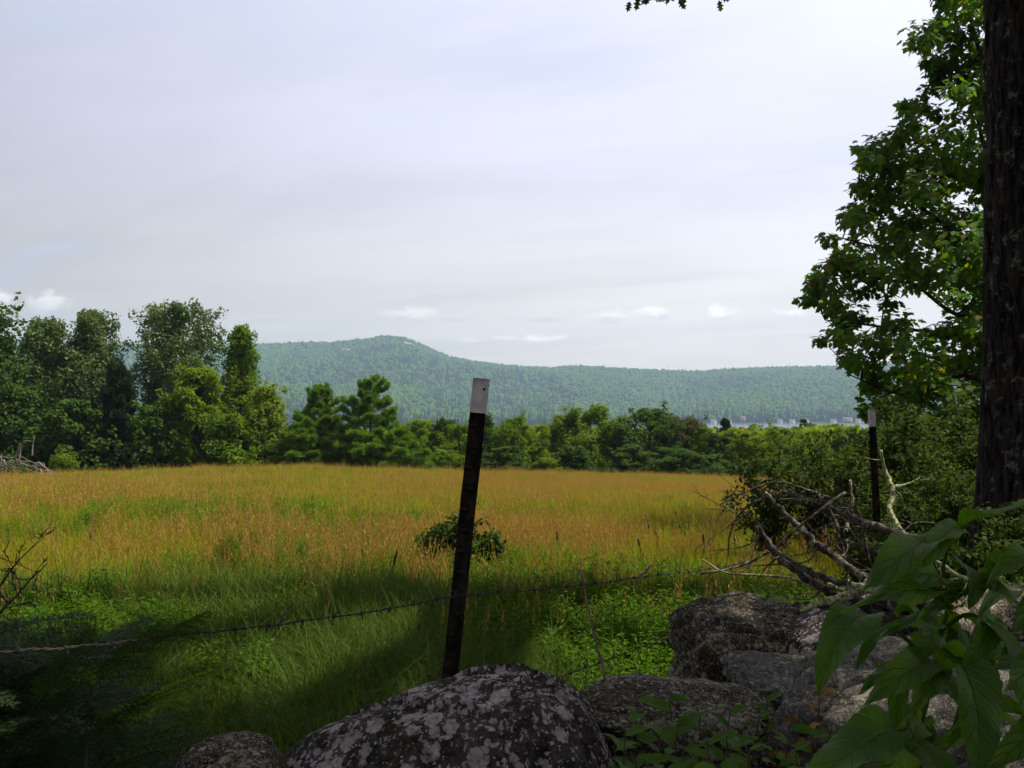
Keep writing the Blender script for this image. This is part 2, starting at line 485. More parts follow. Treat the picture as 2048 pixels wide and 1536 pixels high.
M["post_paint"] = bark_mat("post_paint", (0.006, 0.007, 0.006), (0.034, 0.024, 0.018), 30.0, lichen=(0.09, 0.05, 0.03), amount=0.1, stretch=0.5, bump=0.001)
M["post_white"] = plain_mat("post_white", (0.56, 0.51, 0.49), 0.7, 0.14, 28.0, bump=0.001)
M["hole_black"] = plain_mat("hole_black", (0.008, 0.008, 0.008), 0.9)
M["wire"] = plain_mat("wire", (0.045, 0.038, 0.033), 0.8, 0.4, 90.0, metal=0.2, spec=0.15)
M["boulder"] = rock_mat("boulder", (0.020, 0.017, 0.015), (0.095, 0.080, 0.070), (0.52, 0.425, 0.40), (0.36, 0.315, 0.29), 21.0, 0.60, moss=(0.050, 0.046, 0.018), moss_amt=0.15)
M["mossy_rock"] = rock_mat("mossy_rock", (0.010, 0.008, 0.006), (0.085, 0.066, 0.050), (0.42, 0.36, 0.29), (0.22, 0.21, 0.11), 52.0, 0.60, moss=(0.070, 0.058, 0.018), moss_amt=0.18)
M["pale_rock"] = rock_mat("pale_rock", (0.055, 0.048, 0.044), (0.15, 0.13, 0.12), (0.36, 0.33, 0.27), (0.24, 0.24, 0.15), 48.0, 0.60, moss=(0.13, 0.13, 0.04), moss_amt=0.15)
M["far_rock"] = plain_mat("far_rock", (0.42, 0.38, 0.35), 0.9, 0.3, 0.05)
M["cottage_wall"] = plain_mat("cottage_wall", (0.78, 0.76, 0.72), 0.8, 0.05, 1.0)
M["cottage_tan"] = plain_mat("cottage_tan", (0.55, 0.36, 0.20), 0.8, 0.1, 1.0)
M["cottage_roof"] = plain_mat("cottage_roof", (0.10, 0.08, 0.075), 0.9, 0.1, 1.0)
M["dock_wood"] = plain_mat("dock_wood", (0.60, 0.55, 0.48), 0.9, 0.1, 1.0)
M["gravel"] = plain_mat("gravel", (0.46, 0.36, 0.30), 0.95, 0.15, 6.0, bump=0.02)

# ground: meadow soil near, forest floor far
gm, T = new_mat("ground")
pos = T.n("ShaderNodeNewGeometry").outputs["Position"]
s = T.n("ShaderNodeSeparateXYZ", {0: pos})
a = T.noise(pos, 0.35, 5.0, 0.6)
b = T.noise(pos, 9.0, 5.0, 0.7)
meadow = T.mix(T.ramp(a, 0.35, 0.65), (0.050, 0.060, 0.016), (0.13, 0.095, 0.030))
meadow = T.mix(T.ramp(b, 0.3, 0.7), T.mix(0.6, meadow, (0.02, 0.018, 0.01)), meadow)
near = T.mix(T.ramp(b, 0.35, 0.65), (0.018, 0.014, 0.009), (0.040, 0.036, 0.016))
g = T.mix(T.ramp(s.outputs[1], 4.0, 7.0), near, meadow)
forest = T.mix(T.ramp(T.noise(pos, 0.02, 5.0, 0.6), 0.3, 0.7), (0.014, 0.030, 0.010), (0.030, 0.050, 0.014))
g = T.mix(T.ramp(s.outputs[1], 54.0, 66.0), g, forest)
p = T.n("ShaderNodeBsdfPrincipled", {"Base Color": g, "Roughness": 1.0, "Specular IOR Level": 0.05,
                                     "Normal": T.n("ShaderNodeBump", {"Height": b, "Strength": 0.5, "Distance": 0.05}).outputs[0]})
T.n("ShaderNodeOutputMaterial", {"Surface": p.outputs[0]})
M["ground"] = gm

wm, T = new_mat("lake_water")
pos = T.n("ShaderNodeNewGeometry").outputs["Position"]
a = T.noise(T.n("ShaderNodeMapping", {"Vector": pos, "Scale": (0.25, 1.0, 1.0)}).outputs[0], 0.25, 4.0, 0.6)
p = T.n("ShaderNodeBsdfPrincipled", {"Base Color": (0.05, 0.06, 0.065, 1), "Roughness": 0.22, "IOR": 1.33,
                                     "Normal": T.n("ShaderNodeBump", {"Height": a, "Strength": 0.5, "Distance": 0.6}).outputs[0]})
T.n("ShaderNodeOutputMaterial", {"Surface": p.outputs[0]})
M["water"] = wm

# ------------------------------------------------------------------ terrain
LAKE_Z = -70.0
YK = np.array([-1e5, 0, 2, 5, 10, 20, 30, 40, 48, 52, 58, 66, 90, 120, 200, 400, 700, 900, 975, 1010, 1200])
ZK = np.array([0.0, 0, 0.10, 0.20, -0.25, -1.15, -2.05, -2.93, -3.66, -4.10, -4.95, -6.6, -11.8, -17.0, -23.5, -36, -53, -66, -69.2, -72, -75])
RIDGE_U = np.array([-400, 0, 100, 230, 400, 500, 560, 610, 665, 700, 735, 760, 782, 810, 840, 865, 890, 940, 1000, 1100, 1145, 1200, 1300, 1400, 1440, 1500, 1600, 1700, 1830, 2048, 2500])
RIDGE_V = np.array([684, 680, 684, 688, 690, 688, 688, 684, 686, 680, 678, 673, 671, 676, 687, 699, 711, 721, 730, 737, 732, 735, 740, 743, 740, 737, 734, 733, 724, 718, 716])
RIDGE_Y = 2900.0
TREE_TOP = 8.0


def terrain(x, y):
    x, y = np.asarray(x, float), np.asarray(y, float)
    D = np.maximum(np.maximum(y, np.abs(x) / 0.75), 0.0)
    t = np.clip(x / np.maximum(D, 0.01), -0.75, 0.75)
    # average a few taps so the interpolated profile has no kinks
    z = sum(np.interp(D * k, YK, ZK) for k in (0.94, 0.97, 1.0, 1.03, 1.06)) / 5.0
    U = 1024 + F * t
    edge = np.interp(U, [0, 300, 600, 900, 1200, 1500, 1800], [-0.10, 0.12, 0.40, 0.06, -0.14, -0.42, -0.8])
    z = z + edge * np.clip(D / 50.0, 0, 1.0) * np.clip((300 - D) / 200, 0, 1)
    z = z + (vnoise(x, y, 1.7, 3) - 0.5) * 0.10 * np.clip(D / 4 - 0.6, 0, 1) + (vnoise(x, y, 9.0, 4) - 0.5) * 0.25 * np.clip(D / 15 - 0.3, 0, 1)
    z = z + (vnoise(x, y, 60.0, 5) - 0.5) * 5.0 * np.clip((D - 90) / 100, 0, 1) * np.clip((930 - D) / 150, 0, 1)
    ys = np.interp(U, [0, 800, 1200, 1400, 2200], [1420, 1420, 1480, 1610, 1640])
    zr = EYE + (768 - np.interp(U, RIDGE_U, RIDGE_V)) / F * RIDGE_Y - TREE_TOP
    f = (D - ys) / (RIDGE_Y - ys)
    fc = np.clip(f, 0, 1)
    hill = LAKE_Z + 1.0 + (zr - LAKE_Z - 1.0) * (0.42 * fc + 0.58 * fc ** 1.6)
    rid = (vnoise(x, y, 420, 11) - 0.5) * 46 + (vnoise(x, y, 170, 12) - 0.5) * 22
    hill = hill + rid * np.sin(np.pi * fc) ** 1.0
    hill = np.where(f > 1, zr - (f - 1) * 60, hill)
    return np.where(f > 0, np.maximum(hill, LAKE_Z + 0.6), np.minimum(z, np.where(D > 1010, -74.0, 1e9)))


radii = np.concatenate([np.linspace(0.3, 12, 60), np.geomspace(12.4, 1350, 150), np.geomspace(1370, 3000, 130), np.geomspace(3080, 9000, 14)])
az = np.concatenate([np.linspace(-180, -46, 24), np.linspace(-44, 44, 380), np.linspace(46, 178, 24)])
azr = np.radians(az)
RR, AA = np.meshgrid(radii, azr, indexing="ij")
# rings of equal depth in front of the camera, so the shore and ridge stay crisp
sc_ = 1.0 / np.maximum(np.cos(np.clip(AA, -np.radians(44), np.radians(44))), 0.3)
X, Y = RR * sc_ * np.sin(AA), RR * sc_ * np.cos(AA)
Z = terrain(X, Y)
nr, na = X.shape
V = np.stack([X, Y, Z], -1).reshape(-1, 3)
idx = np.arange(nr * na).reshape(nr, na)
q = np.stack([idx[:-1], idx[1:], np.roll(idx, -1, 1)[1:], np.roll(idx, -1, 1)[:-1]], -1).reshape(-1, 4)
V = np.concatenate([V, [[0, 0, float(terrain(0, 0))]]])
c0 = len(V) - 1
f3 = np.stack([np.full(na, c0), idx[0], np.roll(idx[0], -1)], -1)
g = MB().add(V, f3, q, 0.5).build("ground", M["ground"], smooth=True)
tag(g, "sloping meadow floor falling away to the wooded valley and hills", kind="structure")

w = MB().add([(-2600, 930, LAKE_Z), (2600, 930, LAKE_Z), (2600, 1760, LAKE_Z), (-2600, 1760, LAKE_Z)], None, [(0, 1, 2, 3)], 0.5).build("lake", M["water"])
tag(w, "pale strip of lake below the far wooded hill", kind="structure")

# ------------------------------------------------------------------ geometry-node scatter for stuff
def hidden_proto(name, mb, mat, col, smooth=False):
    me = mb.mesh(name, mat, smooth)
    o = bpy.data.objects.new(name, me)
    col.objects.link(o)
    return o


def gn_scatter(name, pts, proto, rot, scl, col, label, extra_kind="stuff"):
    me = bpy.data.meshes.new(name)
    me.vertices.add(len(pts))
    me.vertices.foreach_set("co", np.asarray(pts, np.float32).ravel())
    a = me.attributes.new("proto", "INT", "POINT")
    a.data.foreach_set("value", np.asarray(proto, np.int32))
    a = me.attributes.new("rot", "FLOAT_VECTOR", "POINT")
    a.data.foreach_set("vector", np.asarray(rot, np.float32).ravel())
    a = me.attributes.new("scl", "FLOAT_VECTOR", "POINT")
    a.data.foreach_set("vector", np.asarray(scl, np.float32).ravel())
    o = link(name, me)
    ng = bpy.data.node_groups.new(name + "_scatter", "GeometryNodeTree")
    ng.interface.new_socket("Geometry", in_out="INPUT", socket_type="NodeSocketGeometry")
    ng.interface.new_socket("Geometry", in_out="OUTPUT", socket_type="NodeSocketGeometry")
    N = ng.nodes
    gi, go = N.new("NodeGroupInput"), N.new("NodeGroupOutput")
    ci = N.new("GeometryNodeCollectionInfo")
    ci.inputs["Collection"].default_value = col
    ci.inputs["Separate Children"].default_value = True
    ci.inputs["Reset Children"].default_value = True
    iop = N.new("GeometryNodeInstanceOnPoints")
    iop.inputs["Pick Instance"].default_value = True

    def attr(nm, ty):
        n = N.new("GeometryNodeInputNamedAttribute")
        n.data_type = ty
        n.inputs["Name"].default_value = nm
        return n.outputs[0]
    L = ng.links
    L.new(gi.outputs[0], iop.inputs["Points"])
    L.new(ci.outputs[0], iop.inputs["Instance"])
    L.new(attr("proto", "INT"), iop.inputs["Instance Index"])
    e2r = N.new("FunctionNodeEulerToRotation")
    L.new(attr("rot", "FLOAT_VECTOR"), e2r.inputs[0])
    L.new(e2r.outputs[0], iop.inputs["Rotation"])
    L.new(attr("scl", "FLOAT_VECTOR"), iop.inputs["Scale"])
    L.new(iop.outputs[0], go.inputs[0])
    md = o.modifiers.new("scatter", "NODES")
    md.node_group = ng
    tag(o, label, kind=extra_kind)
    return o


# ------------------------------------------------------------------ forest on the far hillside
def blob_proto(mb, seed, sub=2, squash=0.85, amp=0.34):
    bm = bmesh.new()
    bmesh.ops.create_icosphere(bm, subdivisions=sub, radius=1.0)
    V = np.array([v.co for v in bm.verts])
    Fs = np.array([[v.index for v in f.verts] for f in bm.faces])
    bm.free()
    out = []
    for v in V:
        p = Vector(v)
        k = 1 + amp * mnoise.noise(p * 1.7 + Vector((seed * 7.3, 0, 0))) + amp * 0.8 * mnoise.noise(p * 4.1 + Vector((0, seed * 3.1, 0)))
        p = p * k
        out.append((p.x, p.y, p.z * squash + 0.9))
    mb.add(np.array(out), Fs, None, 0.5)
    return mb


hill_col = bpy.data.collections.new("hill_tree_shapes")
for i in range(4):
    hidden_proto("a%d_crown" % i, blob_proto(MB(), i + 1, 3, 0.95, 0.5), M["hill_tree"], hill_col)
for i in range(2):
    mb = MB()
    rows = []
    sides, lev = 7, 7
    V, Fs = [], []
    for k in range(lev):
        z = k / (lev - 1)
        for j in range(sides):
            an = j / sides * 2 * math.pi + k * 0.4
            r = (1 - z) * 0.42 * (1.25 if k % 2 else 0.75) * random.uniform(0.8, 1.2)
            V.append((math.cos(an) * r, math.sin(an) * r, z * 2.6))
    for k in range(lev - 1):
        for j in range(sides):
            Fs.append((k * sides + j, k * sides + (j + 1) % sides, (k + 1) * sides + (j + 1) % sides, (k + 1) * sides + j))
    mb.add(V, None, Fs, 0.4)
    hidden_proto("b%d_conifer" % i, mb, M["hill_conifer"], hill_col)

pts = []
yy = 1415.0
while yy < 3010:
    sp = 8.5 + (yy - 1400) * 0.0022
    xs = np.arange(-0.66 * yy, 0.66 * yy, sp)
    x = xs + rng.uniform(-0.5, 0.5, len(xs)) * sp
    y = yy + rng.uniform(-0.5, 0.5, len(xs)) * sp
    pts.append(np.stack([x, y], -1))
    yy += sp
pts = np.concatenate(pts)
U = 1024 + F * pts[:, 0] / pts[:, 1]
ys = np.interp(U, [0, 800, 1200, 1400, 2200], [1420, 1420, 1480, 1610, 1640])
keep = pts[:, 1] > ys + 3
# bare ledges below the summit
tz = terrain(pts[:, 0], pts[:, 1])
vv = 768 - (tz - EYE) / pts[:, 1] * F
ledge = ((np.abs(U - 812) < 18) & (np.abs(vv - 692 - (U - 812) * 0.3) < 2.5)) | ((np.abs(U - 700) < 22) & (np.abs(vv - 703 - (U - 700) * 0.3) < 1.6) & (rng.random(len(U)) < 0.5))
keep &= ~(ledge & (pts[:, 1] > 2300))
pts, tz, ys, U, vv = pts[keep], tz[keep], ys[keep], U[keep], vv[keep]
n = len(pts)
con = rng.random(n) < (0.12 + 0.75 * np.clip(1 - (pts[:, 1] - ys) / 200, 0, 1) + 0.40 * (vnoise(pts[:, 0], pts[:, 1], 300, 21) > 0.64))
con &= ~((pts[:, 1] > 2650) & (rng.random(n) < 0.85))
proto = np.where(con, rng.integers(4, 6, n), rng.integers(0, 4, n))
s = rng.uniform(4.2, 7.4, n)
scl = np.stack([s * 1.05, s * 1.05, s * rng.uniform(0.9, 1.35, n)], -1)
scl[con, 2] *= 1.15
scl[np.abs(pts[:, 1] - RIDGE_Y) < 40] *= 0.8
rot = np.stack([rng.uniform(-0.15, 0.15, n), rng.uniform(-0.15, 0.15, n), rng.uniform(0, 6.28, n)], -1)
gn_scatter("hillside_forest", np.stack([pts[:, 0], pts[:, 1], tz - 1.0], -1), proto, rot, scl, hill_col, "dense green forest covering the far hill above the lake")


# ------------------------------------------------------------------ trees
def cluster_leaves(mb, c, r, n, size, tmpl, squash=0.7, up=0.6, shell=0.45, jitter=0.3, droop=None):
    d = unit(rng.normal(size=(n, 3)))
    rad = r * (shell + (1 - shell) * rng.random(n)) ** 0.8
    off = d * rad[:, None]
    off[:, 2] *= squash
    nrm = d * 0.8 + np.array([0, 0, up]) + rng.normal(size=(n, 3)) * 0.55
    direc = None
    if droop is not None:
        direc = d + rng.normal(size=(n, 3)) * 0.5 + np.array([0, 0, droop])
    scatter(mb, tmpl[0], tmpl[1], c + off, size * rng.uniform(1 - jitter, 1 + jitter, n), nrm, direc=direc)


def broadleaf(seed, H, W_, base=0.12, nclus=46, cr=0.17, per=150, size=0.22, tmpl=LEAF_CLUMP, profile="round", trunk_r=None, up=0.6, squash=0.7, lean=0.0):
    """one broadleaf tree standing at the origin: (trunk, limbs, crown) builders; H height, W_ half width"""
    rs = np.random.default_rng(seed)
    tr, li, cr_ = MB(), MB(), MB()
    trunk_r = trunk_r or 0.016 * H + 0.03
    top = np.array([lean * H, 0, H * 0.86])
    tp = smooth_path([(0, 0, -0.4), (0.01 * H, -0.01 * H, H * 0.25), (top[0] * 0.5 + rs.normal() * 0.02 * H, rs.normal() * 0.02 * H, H * 0.55), top], 12)
    tube(tr, tp, np.linspace(trunk_r, trunk_r * 0.18, 12), 8, wob=0.15)
    for k in range(nclus):
        hz = base + (1 - base) * ((k + rs.random()) / nclus)
        if profile == "round":
            w = math.sqrt(max(0.02, 1 - ((hz - 0.52) / 0.52) ** 2))
        elif profile == "column":
            w = math.sqrt(min(1, max(0.02, (1.02 - hz) * 2.2))) * (0.85 + 0.15 * min(1, hz * 3))
        elif profile == "cone":
            w = (1.04 - hz) ** 0.8
        else:   # dome, broad low
            w = min(1.0, math.sqrt(max(0.02, 1.06 - hz ** 1.8)))
        an = k * 2.399 + rs.normal() * 0.5
        w *= 0.80 + 0.62 * mnoise.noise(Vector((math.cos(an) * 1.1 + seed, math.sin(an) * 1.1, hz * 4.0)))
        rad = W_ * w * (0.35 + 0.62 * math.sqrt(rs.random()))
        c = np.array([math.cos(an) * rad + lean * H * hz, math.sin(an) * rad, H * hz * 0.97])
        rr = cr * H * rs.uniform(0.65, 1.25) * (0.55 + 0.45 * w)
        c[2] = min(c[2], H - rr * squash * 0.9)
        cluster_leaves(cr_, c, rr, int(per * rs.uniform(0.7, 1.3)), size, tmpl, squash, up)
        if k % 2 == 0 and size > 0.1:      # loose outer sprays
            o_ = np.array([math.cos(an), math.sin(an), 0.0]) * (rr * 1.0) + np.array([0, 0, rr * rs.uniform(0.2, 1.3)])
            cluster_leaves(cr_, c + o_, rr * 0.42, int(per * 0.16), size, tmpl, 1.3, up)
            tube(li, [c, c + o_ * 1.2], [0.008, 0.003], 3, cap=False)
        i = int(np.clip((c[2] / H - 0.22) / 0.86 * 11, 1, 10))
        s0 = tp[i]
        mid = (s0 + c) / 2 + np.array([0, 0, -0.05 * np.linalg.norm(c - s0)])
        tube(li, smooth_path([s0, mid, c], 5), np.linspace(trunk_r * 0.36 * (1.1 - c[2] / H) + 0.008, 0.006, 5), 4, cap=False)
    return tr, li, cr_


NEEDLES = []
for k in range(7):
    an = k / 7 * 2 * math.pi
    c, s_ = math.cos(an), math.sin(an)
    sp = 0.55
    NEEDLES.append(((0.0, 0.0, 0.0), (0.80, c * sp * 0.9 - s_ * 0.10, s_ * sp * 0.9 + c * 0.10), (1.0, c * sp + s_ * 0.10, s_ * sp - c * 0.10)))
TUFT = (np.array([v for t in NEEDLES for v in t]), np.arange(21).reshape(-1, 3))


def pine(seed, H, W_, whorls=13, size=0.30, skirt=0.0, gap=None):
    rs = np.random.default_rng(seed)
    tr, li, cr_ = MB(), MB(), MB()
    r0 = 0.014 * H + 0.03
    tube(tr, [(0, 0, -0.4), (0.02, 0, H * 0.5), (0, 0, H * 0.97)], [r0, r0 * 0.6, r0 * 0.12], 8)
    C, Dn = [], []
    for k in range(whorls):
        hz = 0.05 + 0.93 * (k / (whorls - 1)) ** 0.95
        L = W_ * ((1.02 - hz) ** 0.62) * (1.0 + (skirt if hz < 0.3 else 0))
        nb = 7 if hz < 0.75 else 5
        for j in range(nb):
            an = j / nb * 2 * math.pi + k * 1.1 + rs.normal() * 0.2
            l = L * rs.uniform(0.5, 1.15)
            z0 = H * hz + rs.normal() * 0.02 * H
            rise = l * (0.02 + 0.85 * hz ** 2) + rs.normal() * 0.05 * l
            p0 = np.array([0, 0, z0])
            p1 = np.array([math.cos(an) * l * 0.6, math.sin(an) * l * 0.6, z0 + rise * 0.35])
            p2 = np.array([math.cos(an) * l, math.sin(an) * l, z0 + rise])
            path = smooth_path([p0, p1, p2], 6)
            tube(li, path, np.linspace(0.012 + 0.006 * l, 0.004, 6), 4, cap=False)
            m = int(26 + 50 * l)
            s_ = 0.22 + 0.78 * np.sqrt(rs.random(m))
            q_ = np.stack([np.interp(s_, np.linspace(0, 1, 6), path[:, a]) for a in range(3)], -1)
            side = rs.normal(size=m) * 0.22 * l * (1.15 - s_) + rs.normal(size=m) * 0.06
            perp = np.array([-math.sin(an), math.cos(an), 0])
            q_ = q_ + side[:, None] * perp + np.array([0, 0, 1]) * (np.abs(rs.normal(size=m)) * 0.07 + 0.02)[:, None]
            out = np.array([math.cos(an), math.sin(an), 0.0])
            C.append(q_)
            Dn.append(out * 0.8 + perp * np.sign(side)[:, None] * 0.35 + np.array([0, 0, 0.55]) + rs.normal(size=(m, 3)) * 0.35)
    m = 10
    C.append(np.stack([rs.normal(size=m) * 0.03, rs.normal(size=m) * 0.03, H * np.linspace(0.93, 1.0, m)], -1))
    Dn.append(np.tile([0, 0, 1.0], (m, 1)) + rs.normal(size=(m, 3)) * 0.3)
    C, Dn = np.concatenate(C), unit(np.concatenate(Dn))
    nrm = rs.normal(size=C.shape)
    scatter(cr_, TUFT[0], TUFT[1], C, size * rs.uniform(0.7, 1.25, len(C)), nrm - Dn * (nrm * Dn).sum(1, keepdims=True), direc=Dn)
    return tr, li, cr_


def make_tree(name, parts, mats, loc, label, cat, group, rz=0.0, scale=1.0, smooth_trunk=True):
    e = empty(name, loc, rz)
    e.scale = (scale, scale, scale) if np.ndim(scale) == 0 else scale
    for nm, mb, mt in zip(("trunk", "limbs", "crown"), parts, mats):
        if mb.n:
            pt = link(nm, mb.mesh(nm, mt, smooth=nm != "crown"), e)
            if nm == "limbs":
                pt["kind"] = "stuff"
    return tag(e, label, cat, group)


def copy_tree(o, loc, rz, scale, label, crown_mat=None):
    c = o.copy()
    COL.objects.link(c)
    c.location, c.rotation_euler = loc, (0, 0, rz)
    c.scale = scale
    c["label"] = label
    for ch in o.children:
        k = ch.copy()
        COL.objects.link(k)
        k.parent = c
        if crown_mat and ch.name.startswith("crown"):
            k.data = crown_data(ch.data, crown_mat)
    return c


_cd = {}


def crown_data(me, mat):
    if (me.name, mat.name) not in _cd:
        d = me.copy()
        d.materials.clear()
        d.materials.append(mat)
        _cd[(me.name, mat.name)] = d
    return _cd[(me.name, mat.name)]


def gz(x, y):
    return float(terrain(x, y))


def ground_at(u, y):
    x = (u - 1024) / F * y
    return Vector((x, y, gz(x, y)))


# --- left stand
def place_new(name, kind, u, vtop, y, hw, label, cat, group, crown, bark="bark", **kw):
    loc = ground_at(u, y)
    H = EYE + (768 - vtop) / F * y - loc.z
    W_ = hw / F * y
    parts = (pine if kind == "pine" else broadleaf)(seed=int(abs(u) * 3 + y), H=H, W_=W_, **kw)
    return make_tree(name, parts, (M[bark], M[bark], M[crown]), loc, label, cat, group, rz=0)


GL = "trees standing together at the left end of the meadow"
place_new("deciduous_tree", "b", -30, 606, 50, 62, "dark tree cut by the left edge of the photo above the brush pile", "tree", GL, "dark_hedge_leaf",
          nclus=60, per=170, size=0.22, cr=0.12, profile="round", base=0.05)
place_new("poplar_tree", "b", 88, 636, 55, 84, "feathery grey green poplar left of its taller twin, behind the brush pile", "tree", GL, "poplar_leaf", "pale_bark",
          nclus=120, per=210, size=0.21, cr=0.075, profile="column", base=0.04, squash=1.5, up=0.1, tmpl=LEAF_SIMPLE)
place_new("poplar_tree", "b", 184, 620, 56, 82, "tall feathery poplar second from left with a pointed top against the sky", "tree", GL, "poplar_leaf", "pale_bark",
          nclus=130, per=210, size=0.21, cr=0.075, profile="column", base=0.04, squash=1.5, up=0.1, tmpl=LEAF_SIMPLE)
place_new("poplar_tree", "b", 354, 604, 57, 100, "tallest loose crowned poplar whose leaves break up against the sky", "tree", GL, "poplar_leaf", "pale_bark",
          nclus=150, per=170, size=0.21, cr=0.08, profile="round", base=0.10, squash=1.0, up=0.2, tmpl=LEAF_SIMPLE)
place_new("poplar_tree", "b", 484, 652, 57.5, 84, "slender young poplar with a spiky tip at the right of the left stand", "tree", GL, "hedge_leaf", "pale_bark",
          nclus=110, per=180, size=0.20, cr=0.075, profile="cone", base=0.03, squash=1.5, up=0.1, tmpl=LEAF_SIMPLE)
place_new("bushy_tree", "b", 396, 735, 53, 90, "bushy light green tree in front of the tallest poplar", "tree", GL, "hedge_leaf",
          nclus=90, per=220, size=0.20, cr=0.11, profile="dome", base=0.03, tmpl=LEAF_SIMPLE)
place_new("bushy_tree", "b", 532, 772, 54, 36, "small round topped yellow green tree next to the young pines", "tree", GL, "light_hedge_leaf",
          nclus=60, per=180, size=0.20, cr=0.12, profile="column", base=0.03, tmpl=LEAF_SIMPLE)
place_new("pine_tree", "pine", 236, 742, 52, 52, "dark low pine between the feathery poplars and the tallest poplar", "tree", GL, "dark_pine_needle",
          whorls=14, size=0.34)
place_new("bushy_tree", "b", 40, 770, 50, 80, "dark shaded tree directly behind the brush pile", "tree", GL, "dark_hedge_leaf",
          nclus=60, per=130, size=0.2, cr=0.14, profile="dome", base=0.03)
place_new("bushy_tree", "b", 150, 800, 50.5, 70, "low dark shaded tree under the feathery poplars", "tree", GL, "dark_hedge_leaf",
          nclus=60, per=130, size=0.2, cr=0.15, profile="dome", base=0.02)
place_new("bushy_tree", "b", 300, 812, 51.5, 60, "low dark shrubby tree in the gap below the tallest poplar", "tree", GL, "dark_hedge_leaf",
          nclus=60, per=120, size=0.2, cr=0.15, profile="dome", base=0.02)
place_new("bushy_tree", "b", 470, 828, 52.5, 62, "low green bush at the foot of the slender poplar", "tree", GL, "hedge_leaf",
          nclus=60, per=200, size=0.20, cr=0.16, profile="dome", base=0.02, tmpl=LEAF_SIMPLE)

# --- young pines
GP = "young pines beyond the meadow"
place_new("pine_tree", "pine", 640, 782, 54, 84, "young light green pine left of the taller one with two leaders", "tree", GP, "pine_needle", whorls=13, size=0.21)
place_new("pine_tree", "pine", 740, 772, 53, 104, "largest young pine with dark hollows between its boughs", "tree", GP, "pine_needle", whorls=13, size=0.21)
place_new("pine_tree", "pine", 800, 872, 52, 88, "low spreading light green pine at the right foot of the largest pine", "tree", GP, "pine_needle", whorls=6, size=0.24)
place_new("pine_tree", "pine", 598, 858, 52.5, 56, "low young pine beside the small yellow green tree", "tree", GP, "pine_needle", whorls=7, size=0.24)

# --- hedgerow in the middle and right (a few built, the rest copies in their own size and tint)
GH = "hedgerow trees beyond the middle of the meadow"
protos = []
for k in range(5):
    parts = broadleaf(seed=100 + k, H=9.0, W_=3.3, nclus=72, per=230, size=0.21, cr=0.115, profile=("round", "dome", "round", "dome", "round")[k], base=0.04)
    protos.append(parts)
proto_obj = []
HEDGE = [  # u, vtop, y, half width, proto, tint, label
    (838, 852, 60, 40, 0, "hedge_leaf", "round tree just right of the spreading young pine"),
    (886, 850, 60, 34, 1, "dark_hedge_leaf", "dark rounded tree left of the nearer fence post"),
    (918, 862, 57, 30, 2, "hedge_leaf", "low tree directly behind the nearer fence post"),
    (962, 842, 61, 36, 3, "dark_hedge_leaf", "dark tree whose top shows right beside the nearer fence post"),
    (1030, 846, 60, 42, 4, "hedge_leaf", "round tree second to the right of the nearer fence post"),
    (1075, 862, 62, 34, 0, "light_hedge_leaf", "small yellow green tree in the dip left of the tall hedgerow tree"),
    (1128, 842, 63, 46, 1, "light_hedge_leaf", "light green tree leaning against the tall hedgerow tree from the left"),
    (1182, 826, 62, 56, 2, "hedge_leaf", "tallest broad green tree in the middle of the hedgerow"),
    (1236, 850, 63, 34, 3, "light_hedge_leaf", "yellow green tree between the two tallest hedgerow trees"),
    (1300, 830, 61, 56, 4, "dark_hedge_leaf", "tall dark round tree left of the brownish one"),
    (1362, 846, 62, 44, 0, "olive_leaf", "brownish olive tree in front of the lake edge"),
    (1408, 866, 61, 40, 1, "hedge_leaf", "green tree below the near end of the visible lake"),
    (1448, 878, 60, 36, 2, "dark_hedge_leaf", "low dark tree below the little spruce"),
    (1502, 874, 58, 44, 3, "light_hedge_leaf", "bright tree behind the left tips of the brush"),
    (1560, 866, 60, 46, 4, "hedge_leaf", "green tree behind the brush left of the farther fence post"),
    (1622, 872, 62, 46, 0, "light_hedge_leaf", "light green tree seen through the brush twigs"),
    (1690, 866, 63, 46, 1, "hedge_leaf", "tree just left of the farther fence post"),
    (1760, 870, 62, 50, 2, "dark_hedge_leaf", "tree behind the farther fence post"),
    (1840, 862, 62, 56, 3, "hedge_leaf", "tree behind the shrubs right of the farther fence post"),
    (1930, 850, 60, 60, 4, "hedge_leaf", "tree behind the shrubs beside the dark trunk"),
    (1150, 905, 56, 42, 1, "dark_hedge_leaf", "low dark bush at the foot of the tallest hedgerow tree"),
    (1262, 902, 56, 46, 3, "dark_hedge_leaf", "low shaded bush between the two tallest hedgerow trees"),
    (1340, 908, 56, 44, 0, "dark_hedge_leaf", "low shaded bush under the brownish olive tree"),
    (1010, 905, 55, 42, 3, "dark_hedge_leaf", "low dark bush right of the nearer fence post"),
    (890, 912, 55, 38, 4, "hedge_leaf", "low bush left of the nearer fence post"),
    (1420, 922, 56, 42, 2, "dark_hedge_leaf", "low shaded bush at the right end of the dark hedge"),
    (1095, 928, 55, 22, 0, "light_hedge_leaf", "small bright bush standing in the tall grass before the hedge"),
    (560, 890, 53, 50, 1, "hedge_leaf", "low bush between the left stand and the young pines"),
    (1540, 930, 56, 40, 1, "dark_hedge_leaf", "low bush behind the arching twig of the brush"),
    (1000, 870, 66, 40, 1, "hedge_leaf", "tree filling the gap behind the bush right of the nearer post"),
    (1090, 880, 66, 46, 3, "hedge_leaf", "tree filling the gap left of the tallest hedgerow tree"),
    (860, 880, 64, 46, 3, "dark_hedge_leaf", "tree filling the gap right of the young pines"),
]
